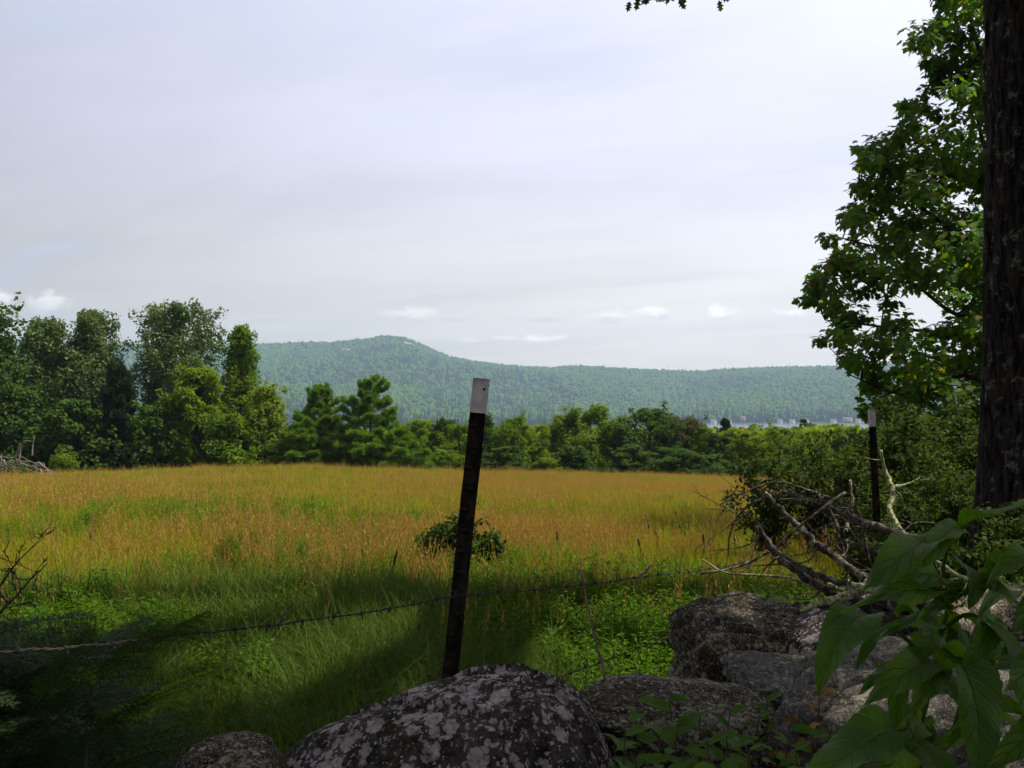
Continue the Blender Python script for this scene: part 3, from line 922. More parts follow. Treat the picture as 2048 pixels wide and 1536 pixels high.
for (u, vt, y, hw, k, tint, label) in HEDGE:
    loc = ground_at(u, y)
    H = EYE + (768 - (vt - 13)) / F * y - loc.z
    sc3 = (hw * 1.22 / F * y / 3.3, hw * 1.22 / F * y / 3.3, H / 9.0)
    found = [o for kk, o in proto_obj if kk == k]
    if not found:
        o = make_tree("hedgerow_tree", protos[k], (M["bark"], M["bark"], M[tint]), loc, label, "tree", GH)
        o.scale = sc3
        proto_obj.append((k, o))
    else:
        copy_tree(found[0], loc, random.uniform(0, 6.28), sc3, label, M[tint])
# little spruces poking up in front of the lake
for (u, vt, y, hw, label) in ((1452, 842, 96, 26, "small dark spruce standing up in front of the lake"),
                              (1606, 846, 110, 20, "thin spruce tip at the right end of the visible lake")):
    place_new("spruce_tree", "pine", u, vt, y, hw, label, "tree", "spruces in front of the lake", "dark_pine_needle", whorls=15, size=0.27)

# mid-distance wood running down to the lake
mid_col = bpy.data.collections.new("valley_tree_shapes")
for k in range(3):
    tr, li, crn = broadleaf(seed=300 + k, H=1.0, W_=0.42, nclus=34, per=60, size=0.07, cr=0.17, profile="dome", base=0.05)
    hidden_proto("a%d_crown" % k, crn, (M["hedge_leaf"], M["light_hedge_leaf"], M["dark_hedge_leaf"])[k], mid_col)
pts = []
yy = 72.0
while yy < 985:
    sp = 5.5 + yy * 0.005
    xs = np.arange(-0.66 * yy, 0.66 * yy, sp)
    pts.append(np.stack([xs + rng.uniform(-0.45, 0.45, len(xs)) * sp, yy + rng.uniform(-0.45, 0.45, len(xs)) * sp], -1))
    yy += sp
pts = np.concatenate(pts)
tz = terrain(pts[:, 0], pts[:, 1])
n = len(pts)
limit = EYE - (864 - 768 + rng.normal(size=n) * 3 - 5 * np.exp(-((1024 + F * pts[:, 0] / pts[:, 1] - 1650) / 120) ** 2)) / F * pts[:, 1]
Ht = np.minimum(rng.uniform(11, 17, n), limit - tz)
k = Ht > 4
pts, tz, Ht = pts[k], tz[k], Ht[k]
n = len(pts)
sx = np.minimum(Ht, 15) * rng.uniform(0.85, 1.1, n)
gn_scatter("valley_woods", np.stack([pts[:, 0], pts[:, 1], tz], -1), rng.integers(0, 3, n), np.stack([np.zeros(n), np.zeros(n), rng.uniform(0, 6.28, n)], -1),
           np.stack([sx, sx, Ht], -1), mid_col, "green woods sloping down from the meadow to the lake")

# ------------------------------------------------------------------ far shore: cottages, docks, bare ledges
def cottage(u, v, wpx, label, wall="cottage_wall", y=None):
    U_ = u
    ysh = float(np.interp(U_, [0, 800, 1200, 1400, 2200], [1420, 1420, 1480, 1610, 1640]))
    y = ysh - 6 if y is None else y
    x = (u - 1024) / F * y
    w_, d_, h_ = wpx / F * y, 7.0, 3.4
    z = LAKE_Z + 0.2 + max(0.0, (844 - v)) / F * y * 0.6
    e = empty("lake_cottage", (x, y, z))
    tag(e, label, "cottage", "cottages along the far shore of the lake")
    mb = MB()
    a, b = w_ / 2, d_ / 2
    mb.add([(-a, -b, -2), (a, -b, -2), (a, b, -2), (-a, b, -2), (-a, -b, h_), (a, -b, h_), (a, b, h_), (-a, b, h_)], None,
           [(0, 1, 5, 4), (1, 2, 6, 5), (2, 3, 7, 6), (3, 0, 4, 7)], 0.5)
    mb.add([(-a, -b, h_), (-a, b, h_), (-a, 0, h_ + 2), (a, -b, h_), (a, b, h_), (a, 0, h_ + 2)], [(0, 2, 1), (3, 4, 5)], None, 0.5)
    link("wall", mb.mesh("wall", M[wall]), e)
    mb = MB()
    o_ = 0.4
    mb.add([(-a - o_, -b - o_, h_ - 0.35), (a + o_, -b - o_, h_ - 0.35), (a + o_, 0, h_ + 2.15), (-a - o_, 0, h_ + 2.15), (a + o_, b + o_, h_ - 0.35), (-a - o_, b + o_, h_ - 0.35)],
           None, [(0, 1, 2, 3), (3, 2, 4, 5)], 0.5)
    link("roof", mb.mesh("roof", M["cottage_roof"]), e)
    for j in (-0.25, 0.25):
        mb = MB()
        mb.add([(j * w_ - 0.6, -b - 0.03, 1.2), (j * w_ + 0.6, -b - 0.03, 1.2), (j * w_ + 0.6, -b - 0.03, 2.5), (j * w_ - 0.6, -b - 0.03, 2.5)], None, [(0, 1, 2, 3)], 0.5)
        link("window", mb.mesh("window", M["cottage_roof"]), e)
    return e


for (u, v, wp, lab, wl) in ((1427, 842, 11, "white cottage on the far shore above the little spruce", "cottage_wall"),
                            (1458, 842, 8, "smaller white cottage just right of the spruce tip on the far shore", "cottage_wall"),
                            (1486, 832, 9, "pinkish cottage set back among the far shore trees", "cottage_tan"),
                            (1560, 842, 8, "white cottage on the far shore in the middle of the visible lake", "cottage_wall"),
                            (1584, 842, 10, "white cottage next right of the mid lake cottage", "cottage_wall"),
                            (1613, 842, 7, "small white cottage left of the tan waterfront house", "cottage_wall"),
                            (1667, 842, 9, "white and brown boathouse left of the long tan house", "cottage_wall"),
                            (1695, 836, 18, "long tan waterfront house near the farther fence post", "cottage_tan"),
                            (1716, 842, 8, "pale cottage closest to the farther fence post top", "cottage_wall"),
                            (1262, 842, 9, "pale cottage on the far shore left of the dark round tree", "cottage_wall"),
                            (1335, 838, 7, "small cottage on the far shore over the dark round tree", "cottage_tan")):
    cottage(u, v, wp, lab, wl)

for (u, v, w_, lab) in ((812, 690, 34, "pale bare rock ledge just right below the far summit"), (704, 705, 38, "faint tan rock ledge on the left shoulder of the far hill"),
                        ):
    lo_, hi_ = 2000.0, 2890.0
    best = None
    for y in np.linspace(lo_, hi_, 300):
        x = (u - 1024) / F * y
        z = gz(x, y)
        vv_ = 768 - (z - EYE) / y * F
        if best is None or abs(vv_ - v) < best[0]:
            best = (abs(vv_ - v), x, y, z)
    _, x, y, z = best
    mb = MB()
    bm = bmesh.new()
    bmesh.ops.create_icosphere(bm, subdivisions=4, radius=1.0)
    for vtx in bm.verts:
        p = vtx.co.copy()
        k = 1 + 0.45 * mnoise.noise(p * 2.2 + Vector((u, 0, 0))) + 0.25 * mnoise.noise(p * 6 + Vector((0, u, 0)))
        vtx.co = Vector((p.x * k * w_ * 0.72, p.y * k * 16, p.z * k * 5.0 - p.x * w_ * 0.16))
    me = bpy.data.meshes.new("rock_ledge")
    bm.to_mesh(me)
    bm.free()
    me.materials.append(M["far_rock"])
    o = link("rock_ledge", me, None, (x, y, z + 4.0))
    tag(o, lab, "rock ledge", "bare ledges on the far hill")

# ------------------------------------------------------------------ meadow grass
def blade(mb, base, h, bend, an, w, segs=3, hue=None, head=None):
    dirx, diry = math.cos(an), math.sin(an)
    px_, py_ = -diry, dirx
    V = []
    for i in range(segs + 1):
        s_ = i / segs
        z = h * s_ * (1 - 0.28 * bend * s_)
        o_ = bend * h * s_ * s_ * 0.75
        ww = w * (1 - s_ ** 1.5) + 0.0004
        c = (base[0] + dirx * o_, base[1] + diry * o_, base[2] + z)
        V.append((c[0] - px_ * ww, c[1] - py_ * ww, c[2]))
        V.append((c[0] + px_ * ww, c[1] + py_ * ww, c[2]))
    q_ = [(2 * i, 2 * i + 1, 2 * i + 3, 2 * i + 2) for i in range(segs)]
    hh = np.repeat(np.linspace(0, 0.6, segs + 1), 2)
    mb.add(V, None, q_, random.random() if hue is None else hue, hh)
    if head:
        tip = np.array(V[-1])
        C = tip + np.stack([rng.normal(size=head) * w * 3.2, rng.normal(size=head) * w * 3.2, -rng.random(head) * 0.16], -1)
        scatter(mb, LEAF_NARROW[0], LEAF_NARROW[1], C, 0.026, rng.normal(size=(head, 3)) * [1, 1, 0.2], direc=np.tile([0.2, 0, 1.0], (head, 1)), tH=np.ones(4))
    return mb


grass_col = bpy.data.collections.new("meadow_plants")


def tuft(n, spread, h0, h1, bend, w, head=None, segs=3):
    mb = MB()
    for _ in range(n):
        r, a_ = spread * math.sqrt(random.random()), random.uniform(0, 6.28)
        blade(mb, (r * math.cos(a_), r * math.sin(a_), 0), random.uniform(h0, h1), random.uniform(0.15, bend), random.uniform(0, 6.28), w * random.uniform(0.6, 1.2), segs, None,
              head if (head and random.random() < 0.7) else None)
    return mb


def forb(nst, h, leaf, narrow=True):
    mb = MB()
    for _ in range(nst):
        bx, by = random.gauss(0, 0.05), random.gauss(0, 0.05)
        hh, tx, ty = h * random.uniform(0.7, 1.1), random.gauss(0, 0.06), random.gauss(0, 0.06)
        tube(mb, [(bx, by, 0), (bx + tx * 0.4, by + ty * 0.4, hh * 0.5), (bx + tx, by + ty, hh)], [0.003, 0.0025, 0.001], 3, cap=False)
        m = 16
        s_ = np.linspace(0.2, 1, m)
        C = np.stack([bx + tx * s_, by + ty * s_, hh * s_], -1)
        an = np.arange(m) * 2.4
        D = np.stack([np.cos(an), np.sin(an), 0.45 + 0 * an], -1)
        tm = LEAF_NARROW if narrow else LEAF_SIMPLE
        scatter(mb, tm[0], tm[1], C, leaf * rng.uniform(0.7, 1.2, m) * (1.2 - 0.5 * s_), np.tile([0, 0, 1.0], (m, 1)) + rng.normal(size=(m, 3)) * 0.3 - D * 0.3, direc=D)
    return mb


# order matters: the collection is read in name order
hidden_proto("a_green", tuft(34, 0.13, 0.10, 0.26, 0.8, 0.0032), M["green_grass"], grass_col)
hidden_proto("b_green", tuft(30, 0.16, 0.12, 0.32, 0.7, 0.0034), M["green_grass"], grass_col)
hidden_proto("c_tan", tuft(26, 0.15, 0.18, 0.36, 0.35, 0.0017, head=8), M["tan_grass"], grass_col)
hidden_proto("d_tan", tuft(22, 0.18, 0.20, 0.42, 0.45, 0.0017, head=9), M["tan_grass"], grass_col)
hidden_proto("e_forb", forb(6, 0.28, 0.05), M["forb_leaf"], grass_col)
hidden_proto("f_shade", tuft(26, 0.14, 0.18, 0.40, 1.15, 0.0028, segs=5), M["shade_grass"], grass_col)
hidden_proto("g_forb", forb(5, 0.20, 0.06, narrow=False), M["forb_leaf"], grass_col)
hidden_proto("h_fargreen", tuft(44, 0.34, 0.12, 0.32, 0.7, 0.0075, segs=2), M["green_grass"], grass_col)
hidden_proto("i_fartan", tuft(40, 0.34, 0.20, 0.46, 0.4, 0.0045, head=6, segs=2), M["tan_grass"], grass_col)


def field_points(n, y0, y1):
    y = rng.uniform(y0, y1, n)
    t = rng.uniform(-0.64, 0.64, n)
    return t * y, y, t


n = 70000
x, y, t = field_points(n, 4.2, 58)
nz = 0.46 * vnoise(x, y * 1.4, 6.0, 31) + 0.34 * vnoise(x, y, 2.2, 38) + 0.20 * vnoise(x, y, 0.8, 32)
nb = vnoise(x * 0.5, y, 9.0, 33)
nz = np.where(y > 20, 0.5 * nz + 0.5 * (0.6 * vnoise(x, y * 0.45, 5.0, 51) + 0.4 * vnoise(x, y * 0.6, 2.0, 52)), nz)
tanp = 1 / (1 + np.exp(-(nz + 0.55 * (nb - 0.5) - 0.51) * 26))
edge0 = 4.8 + 2.4 * (vnoise(x, y, 2.2, 34) - 0.5) + np.where(t < -0.25, (-t - 0.25) * 9, 0) + np.clip(t + 0.02, 0, 0.3) * 8.0
tanp = (0.10 + np.interp(y, [15, 30], [0.68, 0.52]) * tanp) * np.clip((y - edge0 + 0.8) / 3.2, 0.10, 1) * (1 - 0.45 * np.exp(-((y - 40) / 7) ** 2))
tanp = np.where(y > 50, np.maximum(tanp, 0.7), tanp)
is_tan = rng.random(n) < tanp * 0.85
far = y > 15
proto = np.where(is_tan, rng.integers(2, 4, n), rng.integers(0, 2, n))
proto = np.where(far, np.where(is_tan, 8, 7), proto)
fp = (vnoise(x, y, 1.6, 35) > 0.56) & ~is_tan & (rng.random(n) < np.where(y < 12, 0.42, 0.20))
proto = np.where(fp, np.where(rng.random(n) < 0.75, 4, 6), proto)
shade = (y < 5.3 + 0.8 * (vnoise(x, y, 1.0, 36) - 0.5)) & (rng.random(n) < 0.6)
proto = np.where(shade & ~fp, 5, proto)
proto = np.where((y < 8) & (rng.random(n) < 0.07), 3, proto)
sc_n = rng.uniform(0.6, 1.35, n) * np.interp(y, [4, 6, 10, 14], [0.62, 0.68, 0.85, 1.0]) * np.where(proto == 5, 0.95, 1.0) * (0.72 + 0.5 * vnoise(x, y, 2.8, 37))
hs = rng.uniform(0.85, 1.15, n)
z = terrain(x, y)
# keep the gravel patch on the right clear
gx, gy = (1640 - 1024) / F * 40.5, 40.5
clear = ((x - gx) / 3.3) ** 2 + ((y - gy) / 2.2) ** 2 < 1
k = ~clear
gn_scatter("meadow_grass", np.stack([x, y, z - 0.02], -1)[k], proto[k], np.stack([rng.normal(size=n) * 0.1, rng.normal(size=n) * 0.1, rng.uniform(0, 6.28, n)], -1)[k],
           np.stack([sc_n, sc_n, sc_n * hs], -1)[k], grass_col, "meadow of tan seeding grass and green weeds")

# shaded undergrowth along the wall
under_col = bpy.data.collections.new("undergrowth_plants")
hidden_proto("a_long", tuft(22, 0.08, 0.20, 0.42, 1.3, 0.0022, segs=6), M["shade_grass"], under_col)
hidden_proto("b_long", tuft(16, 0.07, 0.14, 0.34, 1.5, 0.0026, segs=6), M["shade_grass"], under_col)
hidden_proto("c_forb", forb(4, 0.30, 0.045), M["forb_leaf"], under_col)
hidden_proto("d_forb", forb(3, 0.22, 0.05, narrow=False), M["forb_leaf"], under_col)
n = 9000
y = 1.9 + 3.2 * rng.random(n) ** 0.8
t = rng.uniform(-0.70, 0.62, n)
x = t * y
proto = np.where(vnoise(x, y, 0.6, 41) > 0.66 - 0.25 * (t > 0.12), rng.integers(2, 4, n), rng.integers(0, 2, n))
ok = (y > 2.55 + 1.3 * np.clip(t, -0.1, 0.9)) | (t < -0.28)
ok &= ~((t > -0.3) & (y < 2.5))
x, y, proto = x[ok], y[ok], proto[ok]
n = len(x)
s = rng.uniform(0.65, 1.1, n)
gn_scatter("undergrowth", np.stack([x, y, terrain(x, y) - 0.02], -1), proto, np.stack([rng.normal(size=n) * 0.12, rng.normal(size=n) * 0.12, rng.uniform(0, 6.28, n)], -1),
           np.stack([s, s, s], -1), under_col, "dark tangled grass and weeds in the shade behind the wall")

# gravel patch at the far right of the meadow
mb = MB()
ang = np.linspace(0, 2 * np.pi, 40, endpoint=False)
ring = np.stack([gx + np.cos(ang) * 3.3 * (1 + 0.08 * np.sin(ang * 5)), gy + np.sin(ang) * 2.2 * (1 + 0.1 * np.cos(ang * 3))], -1)
rz_ = terrain(ring[:, 0], ring[:, 1]) + 0.10
V = np.concatenate([np.column_stack([ring, rz_]), [[gx, gy, gz(gx, gy) + 0.16]], np.column_stack([ring * [1, 1], rz_ - 0.5])])
f3 = [(40, i, (i + 1) % 40) for i in range(40)]
f4 = [(i, 41 + i, 41 + (i + 1) % 40, (i + 1) % 40) for i in range(40)]
o = mb.add(V, f3, f4, 0.5).build("gravel_patch", M["gravel"], loc=(gx, gy, gz(gx, gy)))
tag(o, "tan gravel patch seen through the brush at the meadow's right end", kind="structure")

#PART2
# ------------------------------------------------------------------ the great oak whose shade covers the wall
def in_frame(p, margin=25):
    if p[1] <= 0.1:
        return False
    v = 768 - (p[2] - EYE) / p[1] * F
    u = 1024 + p[0] / p[1] * F
    return v > -margin and -60 < u < 2110


OX, OY = 3.42, 5.6
oz = gz(OX, OY)
oak = tag(empty("oak_tree", (OX, OY, oz)), "large dark oak trunk running up the right edge of the photo", "tree")
mb = MB()
rings, sides = 150, 110
V = []
for i in range(rings):
    z = -0.3 + 8.0 * i / (rings - 1)
    flare = 0.16 * math.exp(-max(z, 0) / 0.35)
    r0 = 0.375 - 0.012 * z + flare
    cx, cy_ = 0.03 * math.sin(z * 0.9), 0.03 * math.cos(z * 0.7)
    for j in range(sides):
        an = 2 * math.pi * j / sides
        q_ = Vector((math.cos(an) * 4.2, math.sin(an) * 4.2, z * 0.9))
        a_ = mnoise.noise(q_ * 1.0)
        b_ = mnoise.noise(q_ * 2.6 + Vector((3, 3, 3)))
        ridge = (1 - abs(a_) * 2.2) * 0.55 + (1 - abs(b_) * 2.0) * 0.45
        blk = mnoise.noise(Vector((math.cos(an) * 9, math.sin(an) * 9, z * 7)))
        r = r0 + 0.036 * ridge + 0.008 * blk
        V.append((cx + math.cos(an) * r, cy_ + math.sin(an) * r, z))
idx = np.arange(rings * sides).reshape(rings, sides)
q = np.stack([idx[:-1], np.roll(idx, -1, 1)[:-1], np.roll(idx, -1, 1)[1:], idx[1:]], -1).reshape(-1, 4)
mb.add(V, None, q, 0.5)
link("trunk", mb.mesh("trunk", M["oak_bark"], True), oak)
crown = MB()
org = np.array([OX, OY, oz])
rs = np.random.default_rng(5)
limb_ends = [(-4.5, 1.5, 8.2), (-2.0, 5.5, 9.0), (1.0, -3.0, 8.5), (5.5, 2.0, 9.0), (7.5, 6.5, 8.8), (3.5, 8.0, 10.5), (-5.0, -2.5, 8.8), (6.5, -2.5, 8.5), (1.0, 2.0, 9.5), (10.0, 3.5, 9.0)]
starts = []
for k, e in enumerate(limb_ends):
    s0 = np.array([0, 0, 5.6 + 0.22 * k])
    e_ = np.array(e) - org
    m_ = (s0 + e_) / 2 + np.array([0, 0, 0.7])
    path = smooth_path([s0, m_, e_], 12)
    lb = MB()
    tube(lb, path, np.linspace(0.15, 0.035, 12), 8, wob=0.1)
    starts += [path[i] for i in range(4, 12)]
    for _ in range(7):
        i = rs.integers(4, 12)
        d_ = unit(rs.normal(size=3)) * rs.uniform(0.8, 1.9)
        d_[2] = abs(d_[2]) * 0.4
        tube(lb, smooth_path([path[i], path[i] + d_ * 0.5 + [0, 0, 0.1], path[i] + d_], 4), [0.03, 0.02, 0.012, 0.006], 5, cap=False)
    link("limb", lb.mesh("limb", M["oak_bark"], True), oak)
GAPS = [(P(395, 1335, 1.66), 0.68), (P(1985, 1160, 1.15), 0.45)]
cnt = 0
while cnt < 270:
    c = np.array([rs.uniform(-6.0, 12.0), rs.uniform(-5.0, 7.4), rs.uniform(6.0, 11.0)])
    if ((c[0] - 2.4) / 9.6) ** 2 + ((c[1] + 0.05) / 4.15) ** 2 > 1:
        continue
    if any((Vector(c) - g_).cross(sun_dir).length < q_ and (Vector(c) - g_).dot(sun_dir) > 0 for g_, q_ in GAPS):
        continue          # openings cut along sun rays to light a hemlock spray and nettle leaf
    rr = rs.uniform(0.6, 1.1)
    if in_frame(c - [0, 0, rr]) or in_frame(c + [0, rr, -rr]):
        continue
    cluster_leaves(crown, c - org, rr, 120, 0.25, LEAF_CLUMP, 0.55, 0.9)
    cnt += 1
for (u, v, d, m_) in ((1292, -6, 8.0, 7), (1342, -8, 8.1, 6), (1421, -8, 8.2, 2), (1300, -30, 8.0, 16), (1360, -34, 8.2, 16)):
    c = np.array(P(u, v, d)) - org
    C = c + rs.normal(size=(m_, 3)) * np.array([0.06, 0.06, 0.025])
    scatter(crown, LEAF_OAK[0], LEAF_OAK[1], C, rs.uniform(0.10, 0.14, m_), rs.normal(size=(m_, 3)) * 0.5 + [0, -1, 0.2], direc=np.tile([0, 0, -1.0], (m_, 1)) + rs.normal(size=(m_, 3)) * 0.5)
link("crown", crown.mesh("crown", M["oak_leaf"]), oak)
tw = MB()
tube(tw, smooth_path([np.array(P(1230, -60, 8.0)) - org, np.array(P(1300, -16, 8.0)) - org, np.array(P(1370, -14, 8.15)) - org, np.array(P(1440, -20, 8.2)) - org], 12), np.linspace(0.012, 0.004, 12), 5)
tube(tw, smooth_path([np.array([-2.0, 5.5, 9.0]) - org, np.array(P(1150, -240, 7.6)) - org, np.array(P(1230, -60, 8.0)) - org], 8), np.linspace(0.03, 0.012, 8), 5)
link("hanging_twig", tw.mesh("hanging_twig", M["oak_bark"]), oak)

# ------------------------------------------------------------------ maple behind the trunk
my = 12.0
mx = (2030 - 1024) / F * my
mz = gz(mx, my)
LV = [-400, -150, 0, 60, 100, 150, 200, 260, 300, 370, 450, 520, 600, 650, 700, 745, 800, 860, 1000]
LU = [1930, 1900, 1885, 1832, 1850, 1872, 1812, 1782, 1732, 1682, 1668, 1628, 1604, 1632, 1636, 1672, 1720, 1765, 1800]
mb, li, trn = MB(), MB(), MB()
mo = np.array([mx, my, mz])
tp = smooth_path([(0, 0, -0.3), (0.05, 0, 2.0), (-0.1, 0.1, 4.5), (0, 0, 8.6)], 14)
tube(trn, tp, np.linspace(0.17, 0.03, 14), 10, wob=0.1)
rs = np.random.default_rng(11)
cl_list, tries = [], 0
HOLES = [(1744, 622, 14), (1826, 622, 18), (1795, 535, 8), (1800, 705, 6), (1880, 100, 12), (1860, 160, 8), (1900, 395, 6), (1840, 250, 4), (1730, 470, 2), (1700, 690, 4), (1860, 500, 4), (1935, 250, 4), (1775, 420, 3), (1760, 655, 6), (1885, 590, 3)]
while len(cl_list) < 300 and tries < 9000:
    tries += 1
    v = rs.uniform(-330, 930)
    u = rs.uniform(1600, 2120)
    d = my + rs.normal() * 0.9
    rr = rs.uniform(0.15, 0.36)
    left = np.interp(v, LV, LU) + (d - my) * 8 + 62 * max(-0.25, mnoise.noise(Vector((v / 52.0, 3.3, 0)))) + 26 * mnoise.noise(Vector((v / 19.0, 9.1, 0)))
    if u - rr * F / d * 0.85 < left:
        continue
    if any((u - a) ** 2 + (v - b) ** 2 < (c_ + rr * 80) ** 2 for a, b, c_ in HOLES):
        continue
    if u > 2000 and rs.random() < 0.6:
        continue
    if any((u - a) ** 2 + (v - b) ** 2 < 22 ** 2 for a, b, _, _ in cl_list):
        continue
    cl_list.append((u, v, d, rr))
for k in range(54):          # outermost sprays that give the ragged left outline
    v = -200 + 1020 * k / 53 + rs.normal() * 12
    rr = rs.uniform(0.09, 0.17)
    u = np.interp(v, LV, LU) + rr * F / my * 0.8 + 62 * max(-0.25, mnoise.noise(Vector((v / 52.0, 3.3, 0)))) + 26 * mnoise.noise(Vector((v / 19.0, 9.1, 0))) + rs.uniform(-10, 22)
    cl_list.append((u, v, my + rs.normal() * 0.5, rr))
limb_nodes = []
for k, (z0, u, v, dd_) in enumerate(((1.6, 1800, 860, 0.5), (1.9, 1700, 750, -0.3), (2.2, 1860, 700, 0.9), (2.5, 1650, 640, 0.2), (3.0, 1760, 560, -0.5), (3.4, 1660, 470, 0.3), (3.8, 1840, 450, 0.8),
                                     (4.1, 1720, 380, -0.2), (4.6, 1800, 270, 0.4), (5.0, 1900, 180, -0.4), (5.4, 1850, 90, 0.3), (6.0, 1900, -40, 0.2), (6.6, 1950, -180, 0.3), (2.0, 2080, 800, -0.4), (4.0, 2100, 400, -0.5))):
    e_ = np.array(P(u, v, my + dd_)) - mo
    s0 = np.array([np.interp(z0, tp[:, 2], tp[:, a]) for a in range(3)])
    m1 = s0 + (e_ - s0) * 0.33 + rs.normal(size=3) * 0.10 + [0, 0, 0.10]
    m2 = s0 + (e_ - s0) * 0.68 + rs.normal(size=3) * 0.12 + [0, 0, 0.10]
    pth = smooth_path([s0, m1, m2, e_], 16)
    tube(li, pth, np.linspace(0.040, 0.008, 16), 6, cap=False)
    limb_nodes.append(pth[3:])
limb_nodes = np.concatenate(limb_nodes)
for (u, v, d, rr) in cl_list:
    c = np.array(P(u, v, d)) - mo
    m_ = int(1000 * rr * rr + 18) + 4
    dd = unit(rs.normal(size=(m_, 3)))
    off = dd * (rr * rs.random(m_) ** 0.45)[:, None] * np.array([1, 1, 0.75])
    nrm = dd * 0.5 + np.array([-0.15, -0.35, 0.75]) + rs.normal(size=(m_, 3)) * 0.4
    dr = dd * 0.7 + np.array([-0.2, -0.1, -0.55]) + rs.normal(size=(m_, 3)) * 0.3
    scatter(mb, LEAF_MAPLE[0], LEAF_MAPLE[1], c + off, rs.uniform(0.072, 0.118, m_), nrm, direc=dr)
    D_ = np.linalg.norm(limb_nodes - c, axis=1) + 3.0 * np.maximum(0, limb_nodes[:, 2] - c[2] - 0.1)
    s0 = limb_nodes[int(np.argmin(D_))]
    mid = (s0 + c) / 2 + np.array([rs.normal() * 0.05, rs.normal() * 0.05, 0.06])
    tube(li, smooth_path([s0, mid, c], 5), np.linspace(0.010, 0.003, 5), 4, cap=False)
maple = tag(empty("maple_tree", tuple(mo)), "leafy maple with bright sunlit leaves filling the right side beside the dark oak trunk", "tree")
link("trunk", trn.mesh("trunk", M["bark"], True), maple)
link("limbs", li.mesh("limbs", M["bark"], True), maple)
link("crown", mb.mesh("crown", M["maple_leaf"]), maple)

# ------------------------------------------------------------------ shrubs at the right and in the meadow
GS = "shrubs growing at the right end of the wall"


def shrub(u, vt, y, hw, label, group, leaf="shrub_leaf", size=0.05, n=60, per=55, cr=0.16, tmpl=LEAF_SIMPLE, base=0.12, stems=9, vbase=None):
    loc = ground_at(u, y)
    H = EYE + (768 - vt) / F * y - loc.z
    W_ = hw / F * y
    seed = int(u * 7 + vt)
    rs = np.random.default_rng(seed)
    st, cr_ = MB(), MB()
    ends = []
    for k in range(stems):
        an = k * 2.4 + rs.normal() * 0.3
        rad = W_ * math.sqrt((k + 0.5) / stems)
        e = np.array([math.cos(an) * rad, math.sin(an) * rad * 0.9, H * rs.uniform(0.72, 0.98) * (1 - 0.25 * (rad / W_) ** 2)])
        p_ = smooth_path([(math.cos(an) * 0.03, math.sin(an) * 0.03, -0.05), e * [0.35, 0.35, 0.5], e], 9)
        tube(st, p_, np.linspace(0.006 + 0.006 * H, 0.002, 9), 5, cap=False)
        for i in range(2, 9):
            ends.append((p_[i], k))
            for _ in range(2):
                d_ = unit(rs.normal(size=3)) * W_ * rs.uniform(0.2, 0.42) * [1, 1, 0.8] + [0, 0, 0.12 * W_]
                tube(st, [p_[i], p_[i] + d_ * 0.6, p_[i] + d_], [0.003, 0.0022, 0.001], 3, cap=False)
                ends.append((p_[i] + d_, k))
    for (c, k) in ends:
        if c[2] < base * H:
            continue
        m_ = int(per * rs.uniform(0.3, 0.8))
        cluster_leaves(cr_, c, cr * H * rs.uniform(0.5, 1.0), m_, size, tmpl, 0.8, 0.6, shell=0.1)
    e = tag(empty("shrub", loc), label, "shrub", group)
    link("stems", st.mesh("stems", M["bark"]), e)
    link("foliage", cr_.mesh("foliage", M[leaf]), e)
    return e


shrub(1545, 868, 7.2, 82, "thin leafed shrub over the arching twig at the left of the brush", GS, size=0.038, per=39, cr=0.09, stems=10)
shrub(1632, 846, 7.6, 84, "tallest airy shrub left of the farther fence post", GS, size=0.040, per=39, cr=0.09, stems=11)
shrub(1702, 872, 7.0, 60, "shrub whose twigs brush the left side of the farther fence post", GS, size=0.038, per=45, cr=0.10, stems=8)
shrub(1800, 800, 8.6, 76, "dark green shrub just right of the farther fence post", GS, size=0.053, per=60, cr=0.12, stems=10)
shrub(1900, 772, 9.2, 92, "tall shrub with yellow green tips below the maple", GS, size=0.057, per=66, cr=0.12, stems=11)
shrub(1972, 830, 8.0, 70, "shrub with light tips at the left foot of the dark oak trunk", GS, size=0.049, per=60, cr=0.12, stems=9)
shrub(1842, 900, 7.4, 90, "low dark shrub behind the lichened upright branch", GS, size=0.038, per=60, cr=0.12, stems=10)
shrub(1932, 928, 6.9, 84, "small leaved shrub above the large nettle leaves", GS, size=0.034, per=60, cr=0.12, stems=10)
shrub(2040, 985, 5.0, 84, "low shrub in front of the foot of the dark oak trunk", GS, size=0.034, per=54, cr=0.12, stems=9)
shrub(1770, 960, 6.6, 80, "low shrub behind the thick dead branches", GS, size=0.034, per=54, cr=0.12, stems=9)
shrub(1850, 1040, 4.8, 90, "shaded low shrub between the brush and the nettle plant", GS, size=0.032, per=51, cr=0.13, stems=9)
shrub(1740, 1060, 5.0, 70, "low shaded weedy shrub at the foot of the farther fence post", GS, size=0.032, per=45, cr=0.13, stems=8)
shrub(1965, 1060, 4.2, 84, "low shaded shrub just above the topmost nettle leaf at the right edge", GS, size=0.034, per=44, cr=0.13, stems=9)
shrub(2040, 1120, 3.7, 60, "small shaded bush behind the right side of the nettle plant", GS, size=0.034, per=44, cr=0.13, stems=7)
GM = "small bushes in the meadow behind the nearer fence post"
shrub(905, 1018, 6.3, 56, "small leafy bush in the meadow behind the nearer fence post", GM, leaf="shrub_leaf", size=0.036, per=40, cr=0.14, stems=10)
shrub(858, 1046, 6.2, 26, "thin bush arching left of the nearer fence post", GM, leaf="shrub_leaf", size=0.034, per=14, cr=0.13, stems=4)
shrub(978, 1062, 6.2, 40, "low bush in the meadow right of the nearer fence post", GM, leaf="shrub_leaf", size=0.036, per=34, cr=0.16, stems=8)

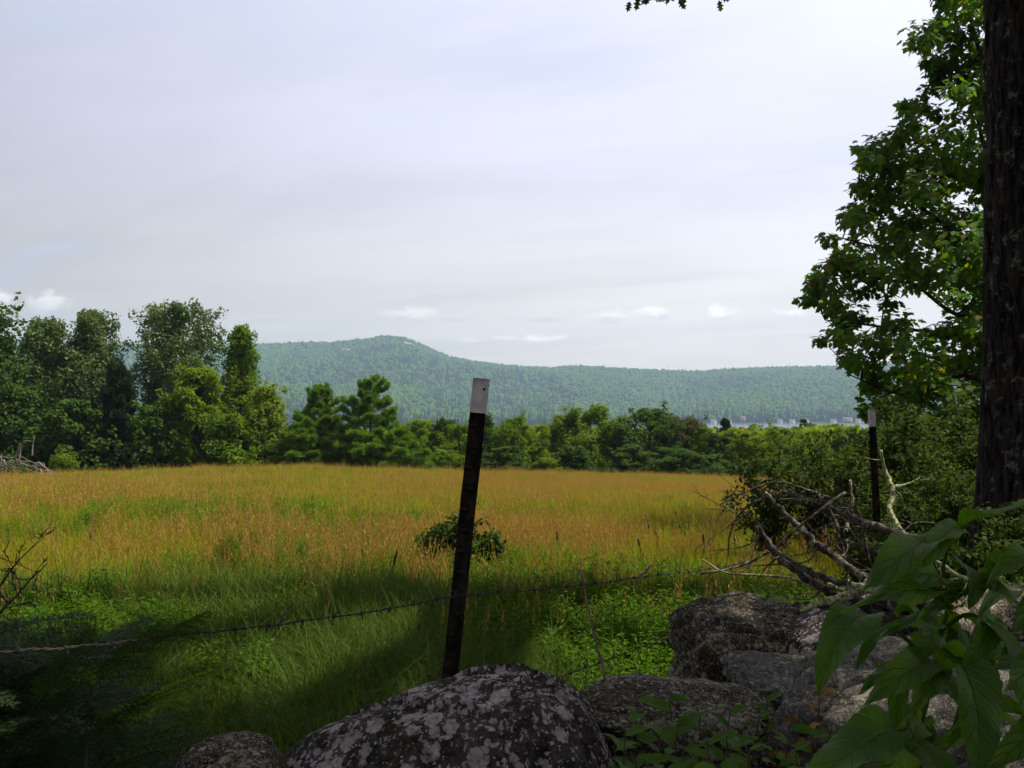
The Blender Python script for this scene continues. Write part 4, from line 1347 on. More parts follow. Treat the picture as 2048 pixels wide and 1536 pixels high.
# ------------------------------------------------------------------ stones of the wall
def rock(name, center, rad, label, mat, seed=0, sub=5, boxy=2.0, amp=0.12, rot=(0, 0, 0), left=1.0, group="stones of the tumbled wall", detail=1.0, back=1.0, slope=0.0, crack=False):
    bm = bmesh.new()
    bmesh.ops.create_icosphere(bm, subdivisions=sub, radius=1.0)
    R_ = Matrix.Rotation(rot[2], 3, "Z") @ Matrix.Rotation(rot[1], 3, "Y") @ Matrix.Rotation(rot[0], 3, "X")
    so = Vector((seed * 5.17, seed * 2.3, seed * 9.1))
    for v in bm.verts:
        p = v.co.copy()
        k = (abs(p.x) ** boxy + abs(p.y) ** boxy + abs(p.z) ** boxy) ** (-1.0 / boxy)
        nn = amp * (mnoise.noise(p * 1.3 + so) + 0.55 * mnoise.noise(p * 3.1 + so) + 0.28 * detail * mnoise.noise(p * 7.0 + so)
                    + 0.16 * detail * abs(mnoise.noise(p * 15.0 + so)) + 0.12 * detail * mnoise.noise(p * 34.0 + so) - 0.30 * detail * max(0.0, 0.12 - abs(mnoise.noise(p * 2.4 - so))) / 0.12)
        k *= 1 + nn
        q_ = Vector((p.x * k * rad[0], p.y * k * rad[1], p.z * k * rad[2]))
        if q_.x < 0:
            q_.x *= left
        if q_.y > 0:
            q_.y *= back
        if crack:
            cz = q_.y * 0.9 + q_.x * 0.55 + 0.03 * mnoise.noise(q_ * 9.0 + so)
            for off, dp in ((0.02, 0.016), (-0.16, 0.010)):
                dd_ = abs(cz - off)
                if dd_ < 0.020:
                    q_ *= 1 - dp * (1 - dd_ / 0.020) ** 0.7 / max(q_.length, 0.05)
                elif 0 < cz - off < 0.09:
                    q_ *= 1 + 0.010 * (1 - (cz - off) / 0.09) / max(q_.length, 0.05)
        if slope:
            q_.z -= slope * max(0.0, -q_.x) ** 1.3
        v.co = R_ @ q_
    me = bpy.data.meshes.new(name)
    bm.to_mesh(me)
    bm.free()
    me.polygons.foreach_set("use_smooth", np.ones(len(me.polygons), dtype=bool))
    me.materials.append(M[mat])
    o = link(name, me, None, center)
    return tag(o, label, "stone", group)


rock("boulder", (-0.020, 2.02, 0.385), (0.30, 0.36, 0.44), "large rounded lichen spotted boulder at the bottom centre below the nearer fence post", "boulder", seed=3, sub=7, boxy=2.02, amp=0.080, left=2.4, detail=0.7, slope=0.22, crack=True)
c = P(1500, 1322, 2.85)
rock("stone", c, (0.235, 0.20, 0.165), "blocky mossy stone with a flat top left of the nettle leaves", "mossy_rock", seed=8, sub=6, boxy=4.0, amp=0.17, rot=(0.05, 0.05, 0.2))
c = P(1640, 1300, 2.72)
rock("stone", c, (0.115, 0.12, 0.095), "smoother pinkish grey stone wedged right of the blocky mossy stone", "boulder", seed=12, sub=5, boxy=3.0, amp=0.10, rot=(0.1, -0.5, 0.3))
c = P(1560, 1366, 2.52)
rock("stone", c, (0.150, 0.13, 0.045), "flat slab stone jutting out below the blocky mossy stone", "pale_rock", seed=15, sub=6, boxy=3.2, amp=0.17, rot=(0.25, 0.12, 0.1))
c = P(1360, 1452, 2.25)
rock("stone", c, (0.27, 0.20, 0.075), "long low stone right of the big rounded boulder", "mossy_rock", seed=19, sub=6, boxy=3.0, amp=0.17, rot=(0.05, 0.06, -0.1))
c = P(1420, 1402, 2.5)
rock("stone", c, (0.13, 0.10, 0.045), "small flat stone in front of the blocky mossy stone", "mossy_rock", seed=23, sub=5, boxy=2.6, amp=0.14)
c = P(1850, 1465, 2.05)
rock("stone", c, (0.33, 0.24, 0.19), "pale lichen crusted stone behind the nettle leaves", "pale_rock", seed=27, sub=6, boxy=2.5, amp=0.17, rot=(0, 0.1, 0.3))
c = P(455, 1560, 1.85)
rock("stone", c, (0.125, 0.13, 0.085), "small mossy stone left of the big rounded boulder", "mossy_rock", seed=31, sub=5, boxy=2.2, amp=0.08)
c = P(2010, 1265, 3.4)
rock("stone", c, (0.34, 0.25, 0.16), "dark shaded stone at the right edge behind the nettle leaves", "mossy_rock", seed=35, sub=5, boxy=2.8, amp=0.12)
c = P(1790, 1270, 3.1)
rock("stone", c, (0.24, 0.2, 0.17), "shaded stone behind the left nettle leaves", "mossy_rock", seed=39, sub=5, boxy=2.8, amp=0.12)
# stones lower in the wall that carry the upper ones
for k, (x, y, z, a, b, c_) in enumerate(((0.66, 2.55, 0.30, 0.30, 0.24, 0.22), (0.98, 2.35, 0.25, 0.26, 0.22, 0.20), (0.45, 2.2, 0.26, 0.26, 0.24, 0.22), (1.35, 2.6, 0.28, 0.3, 0.26, 0.26),
                                          (-0.62, 1.95, 0.26, 0.24, 0.24, 0.20), (1.9, 3.1, 0.30, 0.36, 0.3, 0.26))):
    rock("stone", (x, y, z), (a, b, c_), ("grey stone in the shadow under the blocky mossy stone", "grey stone in the dark hole under the flat slab",
         "grey stone under the long low stone", "grey stone below the nettle plant", "grey stone under the small mossy stone at the left", "grey stone under the dark stone at the right edge")[k],
         "mossy_rock", seed=50 + k, sub=4, boxy=2.6, amp=0.12)

# ------------------------------------------------------------------ fence posts
def t_post(base, top, label, width=0.044, rz=0.5, white=0.095, clips=(), group="steel posts of the barbed wire fence"):
    base, top = Vector(base), Vector(top)
    L = (top - base).length
    e = empty("fence_post", base)
    e.rotation_mode = "QUATERNION"
    qd = (top - base).to_track_quat("Z", "Y")
    e.rotation_quaternion = qd @ Matrix.Rotation(rz, 3, "Z").to_quaternion()
    tag(e, label, "fence post", group)
    w, t_, st = width / 2, 0.003, width * 0.85

    def prof(z0, z1, grow=0.0, n=24):
        mb = MB()
        g_ = grow
        P_ = [(-w - g_, -t_ - g_), (w + g_, -t_ - g_), (w + g_, t_ + g_), (t_ + g_, t_ + 0.001), (t_ + g_, st + g_), (-t_ - g_, st + g_), (-t_ - g_, t_ + 0.001), (-w - g_, t_ + g_)]
        V = []
        for i in range(n + 1):
            z = z0 + (z1 - z0) * i / n
            wob = 0.0012 * mnoise.noise(Vector((z * 9, rz, 0)))
            for (x, y) in P_:
                V.append((x * (1 + 0.02 * mnoise.noise(Vector((z * 30, x * 50, 1)))) + wob, y + wob, z))
        idx = np.arange((n + 1) * 8).reshape(n + 1, 8)
        q_ = np.stack([idx[:-1], np.roll(idx, -1, 1)[:-1], np.roll(idx, -1, 1)[1:], idx[1:]], -1).reshape(-1, 4)
        caps = [[0, 7, 6], [0, 6, 3], [0, 3, 2], [0, 2, 1], [3, 6, 5], [3, 5, 4]]
        f3 = [list(reversed(c)) for c in caps] + [[c + n * 8 for c in f] for f in caps]
        mb.add(V, f3, q_, 0.5)
        return mb
    link("post_body", prof(0, L - white).mesh("post_body", M["post_paint"]), e)
    o = link("painted_top", prof(L - white + 0.0002, L, 0.0009, 6).mesh("painted_top", M["post_white"]), e)
    o["label"] = "white painted tip"
    nub = MB()
    a, b, c_ = 0.011, 0.009, 0.010
    nub.add([(-a, 0, -b), (a, 0, -b), (a * 0.7, -c_, -b * 0.2), (-a * 0.7, -c_, -b * 0.2), (-a, 0, b), (a, 0, b), (a * 0.7, -c_, b * 0.5), (-a * 0.7, -c_, b * 0.5)], None,
            [(0, 1, 2, 3), (4, 7, 6, 5), (3, 2, 6, 7), (0, 3, 7, 4), (1, 5, 6, 2), (0, 4, 5, 1)], 0.5)
    nm = nub.mesh("stud", M["post_paint"])
    k = 0
    z = 0.06
    while z < L - white - 0.02:
        o = link("stud", nm, e, (0.004 * (-1) ** k - w * 0.35, -t_, z))
        z += 0.058
        k += 1
    hb = MB()
    hb.add([(0, 0, 0)] + [(0.004 * math.cos(t * 0.7854), 0, 0.004 * math.sin(t * 0.7854)) for t in range(8)], [(0, i + 1, (i + 1) % 8 + 1) for i in range(8)], None, 0.5)
    o = link("punched_hole", hb.mesh("punched_hole", M["hole_black"]), e, (w * 0.45, -t_ - 0.0016, L - white * 0.30))
    clip = MB()
    for zc in clips:
        tube(clip, [(math.cos(a_) * 0.029 - 0.002, 0.010 + math.sin(a_) * 0.030, zc + 0.002 * math.sin(3 * a_)) for a_ in np.linspace(0, 2 * math.pi, 20)], 0.0014, 5)
        link("wire_clip", clip.mesh("wire_clip", M["wire"]), e)
        clip = MB()
    return e


p_top, p_low = P(963, 757, 2.40), P(900, 1352, 2.42)
dirn = (p_low - p_top)
t_post(p_low + dirn * 0.42, p_top, "nearer leaning dark steel fence post with a white tip, behind the boulder", rz=-1.12, clips=((p_top - p_low).length * 0.27 + (dirn * 0.42).length,))
p_top2, p_low2 = P(1737, 820, 5.5), P(1752, 1130, 5.5)
t_post(p_low2 + (p_low2 - p_top2) * 0.22, p_top2, "farther dark steel fence post with a white tip, rising from the brush", rz=-0.35, width=0.046, white=0.105)

# ------------------------------------------------------------------ barbed wire
def wire_y(u):
    a = (u - 1024) / F
    k_ = (2.4 * a + 0.13) / (1 - 1.3 * a)
    return 2.4 + 1.3 * k_


def barbed(uv, label):
    ctrl = [np.array(P(u, v, wire_y(u) - 0.012)) for u, v in uv]
    total = sum(np.linalg.norm(ctrl[i + 1] - ctrl[i]) for i in range(len(ctrl) - 1))
    n = int(total / 0.006)
    path = smooth_path(ctrl, n)
    path[:, 2] += np.array([0.003 * mnoise.noise(Vector((i * 0.05, 7, 0))) for i in range(n)])
    tan = unit(np.gradient(path, axis=0))
    up = np.array([0, 0, 1.0])
    s1 = unit(np.cross(tan, up))
    s2 = np.cross(s1, tan)
    dist = np.concatenate([[0], np.cumsum(np.linalg.norm(np.diff(path, axis=0), axis=1))])
    e = empty("barbed_wire", path[0])
    tag(e, label, "barbed wire", "strands of barbed wire")
    for ph in (0, math.pi):
        a_ = dist / 0.045 * 2 * math.pi + ph
        mb = MB()
        tube(mb, path + 0.0013 * (np.cos(a_)[:, None] * s1 + np.sin(a_)[:, None] * s2) - path[0], 0.0012, 5)
        link("strand", mb.mesh("strand", M["wire"], True), e)
    bm_ = MB()
    for k in range(2):
        loop = [(0.001 * i - 0.003 + 0.004 * k, 0.0042 * math.cos(i * 1.25 + k), 0.0042 * math.sin(i * 1.25 + k)) for i in range(6)]
        first, last = np.array(loop[0]), np.array(loop[-1])
        pts_ = [first + unit(first * [0, 1, 1]) * 0.013 + [0.003, 0, 0]] + [np.array(x) for x in loop] + [last + unit(last * [0, 1, 1]) * 0.013 - [0.003, 0, 0]]
        tube(bm_, pts_, [0.0005] + [0.0012] * 6 + [0.0005], 4)
    bme = bm_.mesh("barb", M["wire"])
    s_ = 0.03
    k = 0
    while s_ < total - 0.02:
        i = int(np.searchsorted(dist, s_))
        if i >= n:
            break
        o = link("barb", bme, e)
        Rm = Matrix((tan[i], s1[i], s2[i])).transposed()
        o.matrix_local = Matrix.Translation(Vector(path[i] - path[0])) @ (Rm @ Matrix.Rotation(random.uniform(0, 6.28), 3, "X")).to_4x4()
        s_ += 0.088 + random.uniform(-0.008, 0.008)
        k += 1
    return e


barbed([(-260, 1318), (-60, 1308), (120, 1296), (250, 1284), (370, 1268), (480, 1258), (620, 1240), (750, 1222), (880, 1198), (925, 1190), (1050, 1181), (1160, 1170), (1300, 1152), (1400, 1140), (1500, 1124), (1620, 1106), (1742, 1088)],
       "upper barbed wire strand running across in front of the meadow")
barbed([(905, 1418), (1000, 1392), (1130, 1350), (1240, 1310), (1300, 1287), (1380, 1258), (1450, 1230), (1560, 1200), (1650, 1180), (1746, 1150)],
       "lower barbed wire strand coming out from behind the boulder")

# ------------------------------------------------------------------ fallen dead branches
GB = "dead branches fallen over the wall at the right"


def dead_branch(ctrl, label, mat="dead_wood", twigs=6, tl=0.16, seed=0, sides=8, group=GB, knob=0.25, n=26, name="dead_branch"):
    """ctrl: (u, v, depth, radius px)"""
    rs = np.random.default_rng(seed)
    pts_ = [np.array(P(u, v, d)) for u, v, d, r in ctrl]
    rad = [r * 0.84 / F * d for u, v, d, r in ctrl]
    path = smooth_path(pts_, n)
    rr = np.interp(np.linspace(0, 1, n), np.linspace(0, 1, len(rad)), rad)
    for i in range(1, n - 1):
        path[i] += rs.normal(size=3) * rr[i] * 0.22
    rr = rr * (1 + knob * (rs.random(n) - 0.5))
    e = tag(empty(name, path[0]), label, "branch", group)
    mb = MB()
    tube(mb, path - path[0], rr, sides, wob=0.22)
    link("limb", mb.mesh("limb", M[mat], True), e)
    for k in range(twigs):
        i = rs.integers(2, n - 2)
        t_ = unit(path[i + 1] - path[i])
        d_ = unit(t_ * rs.uniform(-0.8, 0.8) + rs.normal(size=3) * [0.8, 0.5, 0.9])
        l = tl * rs.uniform(0.4, 1.3)
        p1 = path[i] + d_ * l * 0.5 + rs.normal(size=3) * l * 0.08
        p2 = path[i] + d_ * l + rs.normal(size=3) * l * 0.12
        mb = MB()
        r0 = min(rr[i] * 0.45, 0.004)
        tw_ = smooth_path([path[i], p1, p2], 6)
        tube(mb, tw_ - path[0], np.linspace(r0, 0.0009, 6), 5)
        for _ in range(3):
            j = rs.integers(2, 6)
            dd = unit(d_ + rs.normal(size=3) * 0.7) * l * rs.uniform(0.15, 0.4)
            tube(mb, [tw_[j] - path[0], tw_[j] + dd * 0.5 + rs.normal(size=3) * 0.004 - path[0], tw_[j] + dd - path[0]], [0.0013, 0.001, 0.0007], 4)
        o = link("twig", mb.mesh("twig", M[mat], True), e)
        o["kind"] = "stuff"
    return e


dead_branch([(1516, 1050, 3.0, 6), (1535, 1085, 3.0, 9), (1562, 1116, 2.98, 9), (1600, 1148, 2.95, 10), (1645, 1176, 2.9, 10), (1700, 1212, 2.86, 9), (1760, 1246, 2.8, 8)],
            "thick broken branch ending in a blunt reddish stub over the meadow", twigs=7, seed=1)
dead_branch([(1552, 1104, 3.06, 7), (1600, 1134, 3.03, 8), (1650, 1156, 3.0, 8), (1720, 1176, 2.95, 8), (1810, 1190, 2.9, 7)],
            "branch lying just above and parallel to the broken stub branch", twigs=6, seed=2)
dead_branch([(1530, 985, 3.7, 4), (1562, 1018, 3.6, 6), (1592, 1050, 3.5, 8), (1625, 1080, 3.45, 10), (1665, 1110, 3.4, 9), (1705, 1138, 3.35, 8), (1770, 1180, 3.25, 8)],
            "rough scaly branch slanting down in the middle of the brush", twigs=9, seed=3)
dead_branch([(1400, 1148, 3.5, 2.2), (1480, 1132, 3.5, 3), (1545, 1098, 3.45, 3.4), (1600, 1052, 3.4, 3.6), (1655, 1010, 3.4, 4.5), (1692, 985, 3.4, 4)],
            "thin straight branch crossing upward over the other brush branches", twigs=5, seed=4)
dead_branch([(1405, 1118, 3.3, 1.5), (1450, 1145, 3.3, 2), (1520, 1150, 3.2, 2.6), (1590, 1158, 3.1, 3.4), (1670, 1178, 3.0, 4), (1760, 1184, 2.9, 5)],
            "thin pale branch drooping lowest along the meadow edge", "lichen_wood", twigs=6, seed=5)
dead_branch([(1456, 1112, 4.2, 1.6), (1460, 1068, 4.2, 2), (1478, 1030, 4.2, 2.6), (1510, 1004, 4.15, 3), (1552, 992, 4.1, 3.4), (1610, 998, 4.0, 4), (1660, 1012, 3.9, 5.5), (1720, 1040, 3.8, 7)],
            "slender branch arching out and down over the meadow", twigs=14, tl=0.2, seed=6)
dead_branch([(1620, 1000, 4.0, 5), (1665, 1012, 3.9, 7), (1710, 1036, 3.8, 10), (1760, 1056, 3.7, 11), (1810, 1072, 3.6, 10), (1870, 1082, 3.5, 10)],
            "stout pinkish grey branch passing in front of the farther fence post", twigs=12, seed=7)
dead_branch([(1650, 1006, 4.1, 5), (1668, 1040, 4.05, 5), (1680, 1080, 4.0, 4.5), (1690, 1120, 3.95, 4)],
            "short dark branch hanging down between the crossing branches", twigs=5, seed=8)
dead_branch([(1762, 900, 4.6, 3), (1768, 935, 4.6, 4), (1781, 968, 4.55, 6.5), (1786, 990, 4.5, 6), (1779, 1018, 4.45, 6.5), (1790, 1042, 4.4, 6), (1808, 1066, 4.3, 5), (1832, 1090, 4.2, 5)],
            "crooked upright branch coated in yellow green lichen right of the farther post", "lichen_wood", twigs=7, seed=9)
dead_branch([(1790, 972, 4.5, 4), (1815, 968, 4.5, 2.5), (1840, 955, 4.5, 1.5)], "short side stick of the lichened upright branch", "lichen_wood", twigs=2, tl=0.08, seed=10)
dead_branch([(1588, 1222, 2.95, 15), (1640, 1218, 2.92, 20), (1700, 1212, 2.9, 21), (1780, 1208, 2.85, 20), (1860, 1215, 2.8, 20)],
            "thick dark rotten log lying on top of the blocky mossy stone", "dark_log", twigs=2, tl=0.08, seed=11, sides=14, knob=0.15)
dead_branch([(1600, 1222, 2.82, 5), (1640, 1206, 2.8, 9), (1690, 1192, 2.76, 10), (1740, 1176, 2.72, 10), (1800, 1160, 2.7, 9)],
            "branch with bright yellow green lichen lying on the dark log", "lichen_wood", twigs=3, tl=0.1, seed=12)
dead_branch([(1640, 1090, 3.6, 4), (1680, 1120, 3.55, 5), (1730, 1150, 3.5, 6), (1800, 1180, 3.4, 6)], "grey branch behind the rough scaly branch", twigs=6, seed=13)
dead_branch([(1655, 1165, 3.1, 3), (1700, 1190, 3.05, 5), (1760, 1200, 3.0, 5), (1840, 1196, 2.9, 5)], "lichened branch just above the dark log", "lichen_wood", twigs=5, seed=14)
dead_branch([(1690, 1080, 3.9, 3), (1740, 1098, 3.8, 4), (1790, 1110, 3.7, 4), (1850, 1130, 3.6, 4)], "thin grey branch at the foot of the farther fence post", twigs=6, seed=15)
dead_branch([(1440, 1010, 4.4, 1.4), (1490, 985, 4.4, 2), (1545, 965, 4.4, 2.4), (1600, 975, 4.3, 3), (1670, 1000, 4.2, 4)], "uppermost wispy branch at the left of the brush", twigs=14, tl=0.18, seed=16)
dead_branch([(1700, 960, 4.3, 3), (1704, 1000, 4.2, 4), (1696, 1040, 4.1, 5), (1690, 1065, 4.0, 5)], "short upright dark branch left of the farther fence post", twigs=5, seed=17)
dead_branch([(1862, 1118, 2.9, 3), (1885, 1130, 2.85, 5), (1915, 1150, 2.8, 5), (1960, 1165, 2.75, 5)], "short pale stick behind the upper nettle leaves", "lichen_wood", twigs=2, tl=0.06, seed=18)
GK = "dry stalks standing by the fence"
dead_branch([(1160, 1138, 2.3, 2.4), (1163, 1148, 2.3, 4.6), (1168, 1176, 2.29, 2.4), (1180, 1232, 2.27, 2.8), (1194, 1290, 2.25, 3.2), (1208, 1345, 2.23, 3.6), (1218, 1400, 2.2, 3.8), (1226, 1450, 2.18, 3.8)],
            "tall dry reddish stalk leaning just right of the boulder", "dry_stem", twigs=0, seed=19, group=GK, name="dry_stalk")
dead_branch([(1304, 1128, 3.6, 2.5), (1290, 1142, 3.6, 3.2), (1274, 1158, 3.6, 2.4), (1270, 1185, 3.6, 2)], "short bent pale stick poking over the upper wire", "dry_stem", twigs=0, seed=20, group=GK, name="dry_stalk")
dead_branch([(1428, 1188, 3.0, 3.5), (1442, 1212, 2.98, 4.2), (1458, 1238, 2.95, 4.5)], "short black stick behind the blocky mossy stone", "dark_log", twigs=0, seed=21, group=GK, name="dry_stalk")
dead_branch([(556, 1254, 2.1, 1.6), (572, 1222, 2.1, 2), (590, 1206, 2.1, 1.2)], "small dark twig standing on the upper wire at the left", "dead_wood", twigs=1, tl=0.03, seed=22, group=GK, name="dry_stalk")
for i, (u, v0, v1, du, y, nm) in enumerate(((722, 1092, 1170, 16, 6.4, "straight dark seed stalk left of the slanting one"), (796, 1094, 1212, -32, 5.6, "tall slanting dark seed stalk in front of the meadow"),
        (648, 1070, 1104, 6, 7.8, "short brown seed spike in the tan grass left of the pair of stalks"), (1276, 1076, 1130, 8, 6.9, "dark seed spike left of the thin pale stick"),
        (1296, 1046, 1078, 3, 8.5, "small brown seed spike in the orange grass"), (1358, 1048, 1072, 6, 8.6, "dark seed spike, left of two close together"),
        (1368, 1060, 1086, 6, 8.0, "dark seed spike, right of two close together"), (1406, 1066, 1112, 2, 7.0, "upright dark seed spike before the arching twig"),
        (1310, 1060, 1090, 6, 7.7, "thin bent seed stalk in the green and orange grass"), (1638, 1036, 1058, 1, 8.6, "dark seed spike seen between the brush branches"),
        (1114, 1062, 1104, -2, 7.2, "thin seed stalk right of the meadow bush"), (750, 1192, 1230, -8, 4.9, "short dark stalk near the upper wire left of the post"),
        (512, 1160, 1182, 26, 6.0, "dark bent stick lying in the grass at the left"), (1350, 1022, 1044, 8, 11.0, "thin leaning seed stalk far out in the meadow"),
        (1468, 1070, 1100, 2, 7.4, "brown seed stalk beside the drooping arch tip"), (180, 1060, 1130, 4, 7.5, "thin brown stalk in the grass at the far left"))):
    p0, p1 = np.array(P(u, v0, y)), np.array(P(u + du, v1, y))
    mb = MB()
    p2 = p1 + (p1 - p0) * 0.8
    path = smooth_path([p0, (p0 + p1) / 2 + [0.004, 0, 0], p1, p2], 16)
    rr = np.full(16, 0.0032)
    rr[:5] = [0.003, 0.0085, 0.0095, 0.008, 0.005]
    tube(mb, path - p2, rr, 6, wob=0.4)
    o = link("seed_stalk", mb.mesh("seed_stalk", M["brown_stalk"]), None, p2)
    tag(o, nm, "stalk", "seed stalks standing in the meadow")

# brush pile at the far left
bp_ = tag(empty("brush_pile", ground_at(40, 42)), "heap of grey cut branches at the left edge of the meadow", "brush pile")
bl = np.array(bp_.location)
rs = np.random.default_rng(77)
for k in range(120):
    u = rs.uniform(-70, 112)
    y = 42 + rs.normal() * 0.7
    top = np.interp(u, [-70, 0, 30, 70, 115], [925, 918, 915, 922, 950])
    v = rs.uniform(top, 966)
    c = np.array(P(u, v, y))
    d_ = unit(np.array([1.0, rs.normal() * 0.6, rs.normal() * 0.28 - 0.25]))
    l = rs.uniform(0.6, 1.7)
    a, b = c - d_ * l / 2, c + d_ * l / 2
    mb = MB()
    m_ = c + rs.normal(size=3) * 0.08
    tube(mb, smooth_path([a, m_, b], 6) - bl, np.linspace(rs.uniform(0.016, 0.040), 0.008, 6), 5)
    link("stick", mb.mesh("stick", M["twig_grey"]), bp_)
for pts_ in ([(-10, 940), (10, 925), (40, 922)], [(38, 925), (40, 905), (43, 890), (52, 881), (66, 884)], [(28, 918), (36, 900), (40, 886)], [(64, 912), (65, 895), (69, 870)], [(5, 945), (2, 925), (4, 908)],
             [(-20, 960), (15, 936), (60, 940), (90, 948)], [(82, 930), (98, 940), (115, 948)]):
    mb = MB()
    c_ = [np.array(P(u, v, 41.6)) for u, v in pts_]
    tube(mb, smooth_path(c_, 10) - bl, np.linspace(0.045, 0.015, 10), 6)
    link("stick", mb.mesh("stick", M["twig_grey"]), bp_)
shrub(40, 945, 41, 44, "low dark weeds growing into the front of the brush pile", "weeds by the brush pile", leaf="dark_hedge_leaf", size=0.12, per=30, cr=0.25, stems=8)
shrub(128, 908, 43.5, 26, "small green bush right of the brush pile", "weeds by the brush pile", leaf="hedge_leaf", size=0.12, per=34, cr=0.25, stems=7)

# ------------------------------------------------------------------ hemlock sapling in the lower left corner
def bough_mesh(L, seed, width=0.34, droop=0.12):
    rs = np.random.default_rng(seed)
    st, nd = MB(), MB()
    s_ = np.linspace(0, 1, 14)
    axis = np.stack([s_ * L, 0.04 * L * np.sin(s_ * 3 + seed), -droop * L * s_ ** 2], -1)
    tube(st, axis, np.linspace(0.004, 0.0008, 14), 4, cap=False)
    C, Dn = [], []
    nt = int(L / 0.015)
    for k in range(nt):
        f = 0.12 + 0.88 * k / nt
        p = np.array([np.interp(f, s_, axis[:, a]) for a in range(3)])
        side = 1 if k % 2 else -1
        l = width * L * (1.08 - f) ** 0.8 * rs.uniform(0.55, 1.1)
        d_ = unit(np.array([0.75, side * 0.85, -0.10 + rs.normal() * 0.1]))
        q1 = p + d_ * l + np.array([0, 0, -0.22 * l])
        tube(st, [p, (p + q1) / 2 + [0, 0, 0.05 * l], q1], [0.0014, 0.001, 0.0005], 3, cap=False)
        m_ = max(8, int(l / 0.0036))
        g_ = np.linspace(0.05, 1, m_)
        c_ = p[None] * (1 - g_[:, None]) + q1[None] * g_[:, None] + np.array([0, 0, 1.0]) * (0.2 * l * g_ * (1 - g_))[:, None]
        pr = np.cross(d_, [0, 0, 1.0])
        sg = np.where(np.arange(m_) % 2 == 0, 1, -1)
        C.append(c_)
        Dn.append(pr[None] * sg[:, None] + d_ * 0.45 + rs.normal(size=(m_, 3)) * 0.16)
    C, Dn = np.concatenate(C), unit(np.concatenate(Dn))
    scatter(nd, np.array([(0, 0, 0), (0.5, 0.13, 0), (1, 0, 0), (0.5, -0.13, 0)]), np.array([(0, 1, 2), (0, 2, 3)]), C, rs.uniform(0.017, 0.026, len(C)),
            np.tile([0, 0, 1.0], (len(C), 1)) + rs.normal(size=(len(C), 3)) * 0.25, direc=Dn)
    return st.mesh("twig", M["bark"]), nd.mesh("needles", M["hemlock_needle"])


hb = P(-130, 1500, 1.95)
hb.z = gz(hb.x, hb.y)
hem = tag(empty("hemlock_sapling", hb), "dark hemlock sapling spreading its boughs over the lower left corner", "sapling")
mb = MB()
tube(mb, [(0, 0, -0.1), (0.01, 0, 0.5), (0, 0.01, 1.05)], [0.022, 0.015, 0.005], 8)
link("trunk", mb.mesh("trunk", M["bark"]), hem)
bms = [bough_mesh(0.62, 900 + k, 0.36, 0.10 + 0.05 * (k % 3)) for k in range(5)]


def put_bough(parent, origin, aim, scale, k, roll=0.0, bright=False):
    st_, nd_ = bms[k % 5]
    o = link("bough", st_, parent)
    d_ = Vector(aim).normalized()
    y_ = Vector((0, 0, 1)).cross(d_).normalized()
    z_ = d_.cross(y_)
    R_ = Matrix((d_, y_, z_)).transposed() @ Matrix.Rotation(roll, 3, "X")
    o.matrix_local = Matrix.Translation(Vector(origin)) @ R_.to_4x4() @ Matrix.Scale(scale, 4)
    n_ = link("needles", crown_data(nd_, M["sunlit_needle"]) if bright else nd_, o)
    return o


rs = np.random.default_rng(3)
for k in range(84):
    z = 0.10 + 0.74 * (k / 83)
    an = k * 2.399
    put_bough(hem, (0, 0, z), (math.cos(an), math.sin(an), 0.25 + 0.5 * (z > 0.85) + rs.normal() * 0.1), (1.35 - 0.85 * z) * rs.uniform(0.8, 1.15), k, rs.normal() * 0.3)
# a second, lower sapling whose long boughs cross in front of the small mossy stone
hb2 = P(150, 1700, 1.75)
hb2.z = gz(hb2.x, hb2.y)
hem2 = tag(empty("hemlock_sapling", hb2), "smaller hemlock sapling with pale lit sprays left of the small mossy stone", "sapling")
mb = MB()
tube(mb, [(0, 0, -0.1), (0.0, 0, 0.35), (0.02, 0.01, 0.72)], [0.016, 0.011, 0.004], 8)
link("trunk", mb.mesh("trunk", M["bark"]), hem2)
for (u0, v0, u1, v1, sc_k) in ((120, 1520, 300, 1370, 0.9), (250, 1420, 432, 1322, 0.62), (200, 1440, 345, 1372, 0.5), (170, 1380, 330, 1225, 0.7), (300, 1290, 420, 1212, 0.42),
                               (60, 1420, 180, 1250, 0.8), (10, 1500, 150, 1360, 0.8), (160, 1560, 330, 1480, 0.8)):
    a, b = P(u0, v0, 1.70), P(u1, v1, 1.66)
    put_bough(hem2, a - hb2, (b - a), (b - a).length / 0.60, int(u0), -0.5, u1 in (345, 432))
for k in range(18):
    an = k * 2.399
    put_bough(hem2, (0, 0, 0.1 + 0.6 * k / 17), (math.cos(an), math.sin(an), 0.35), 0.75 - 0.4 * k / 17, k, 0)
GD = "bare twigs at the left edge in the shade"
dead_branch([(-40, 1230, 1.9, 4), (-5, 1180, 1.9, 3), (30, 1130, 1.9, 2), (66, 1092, 1.9, 1)], "bare dark twig reaching up at the left edge", "dead_wood", twigs=9, tl=0.07, seed=31, group=GD)
dead_branch([(-30, 1250, 1.85, 4), (20, 1205, 1.85, 3), (60, 1160, 1.85, 2), (96, 1126, 1.85, 1)], "bare brown twig slanting right above the hemlock boughs", "brown_stalk", twigs=9, tl=0.07, seed=32, group=GD)

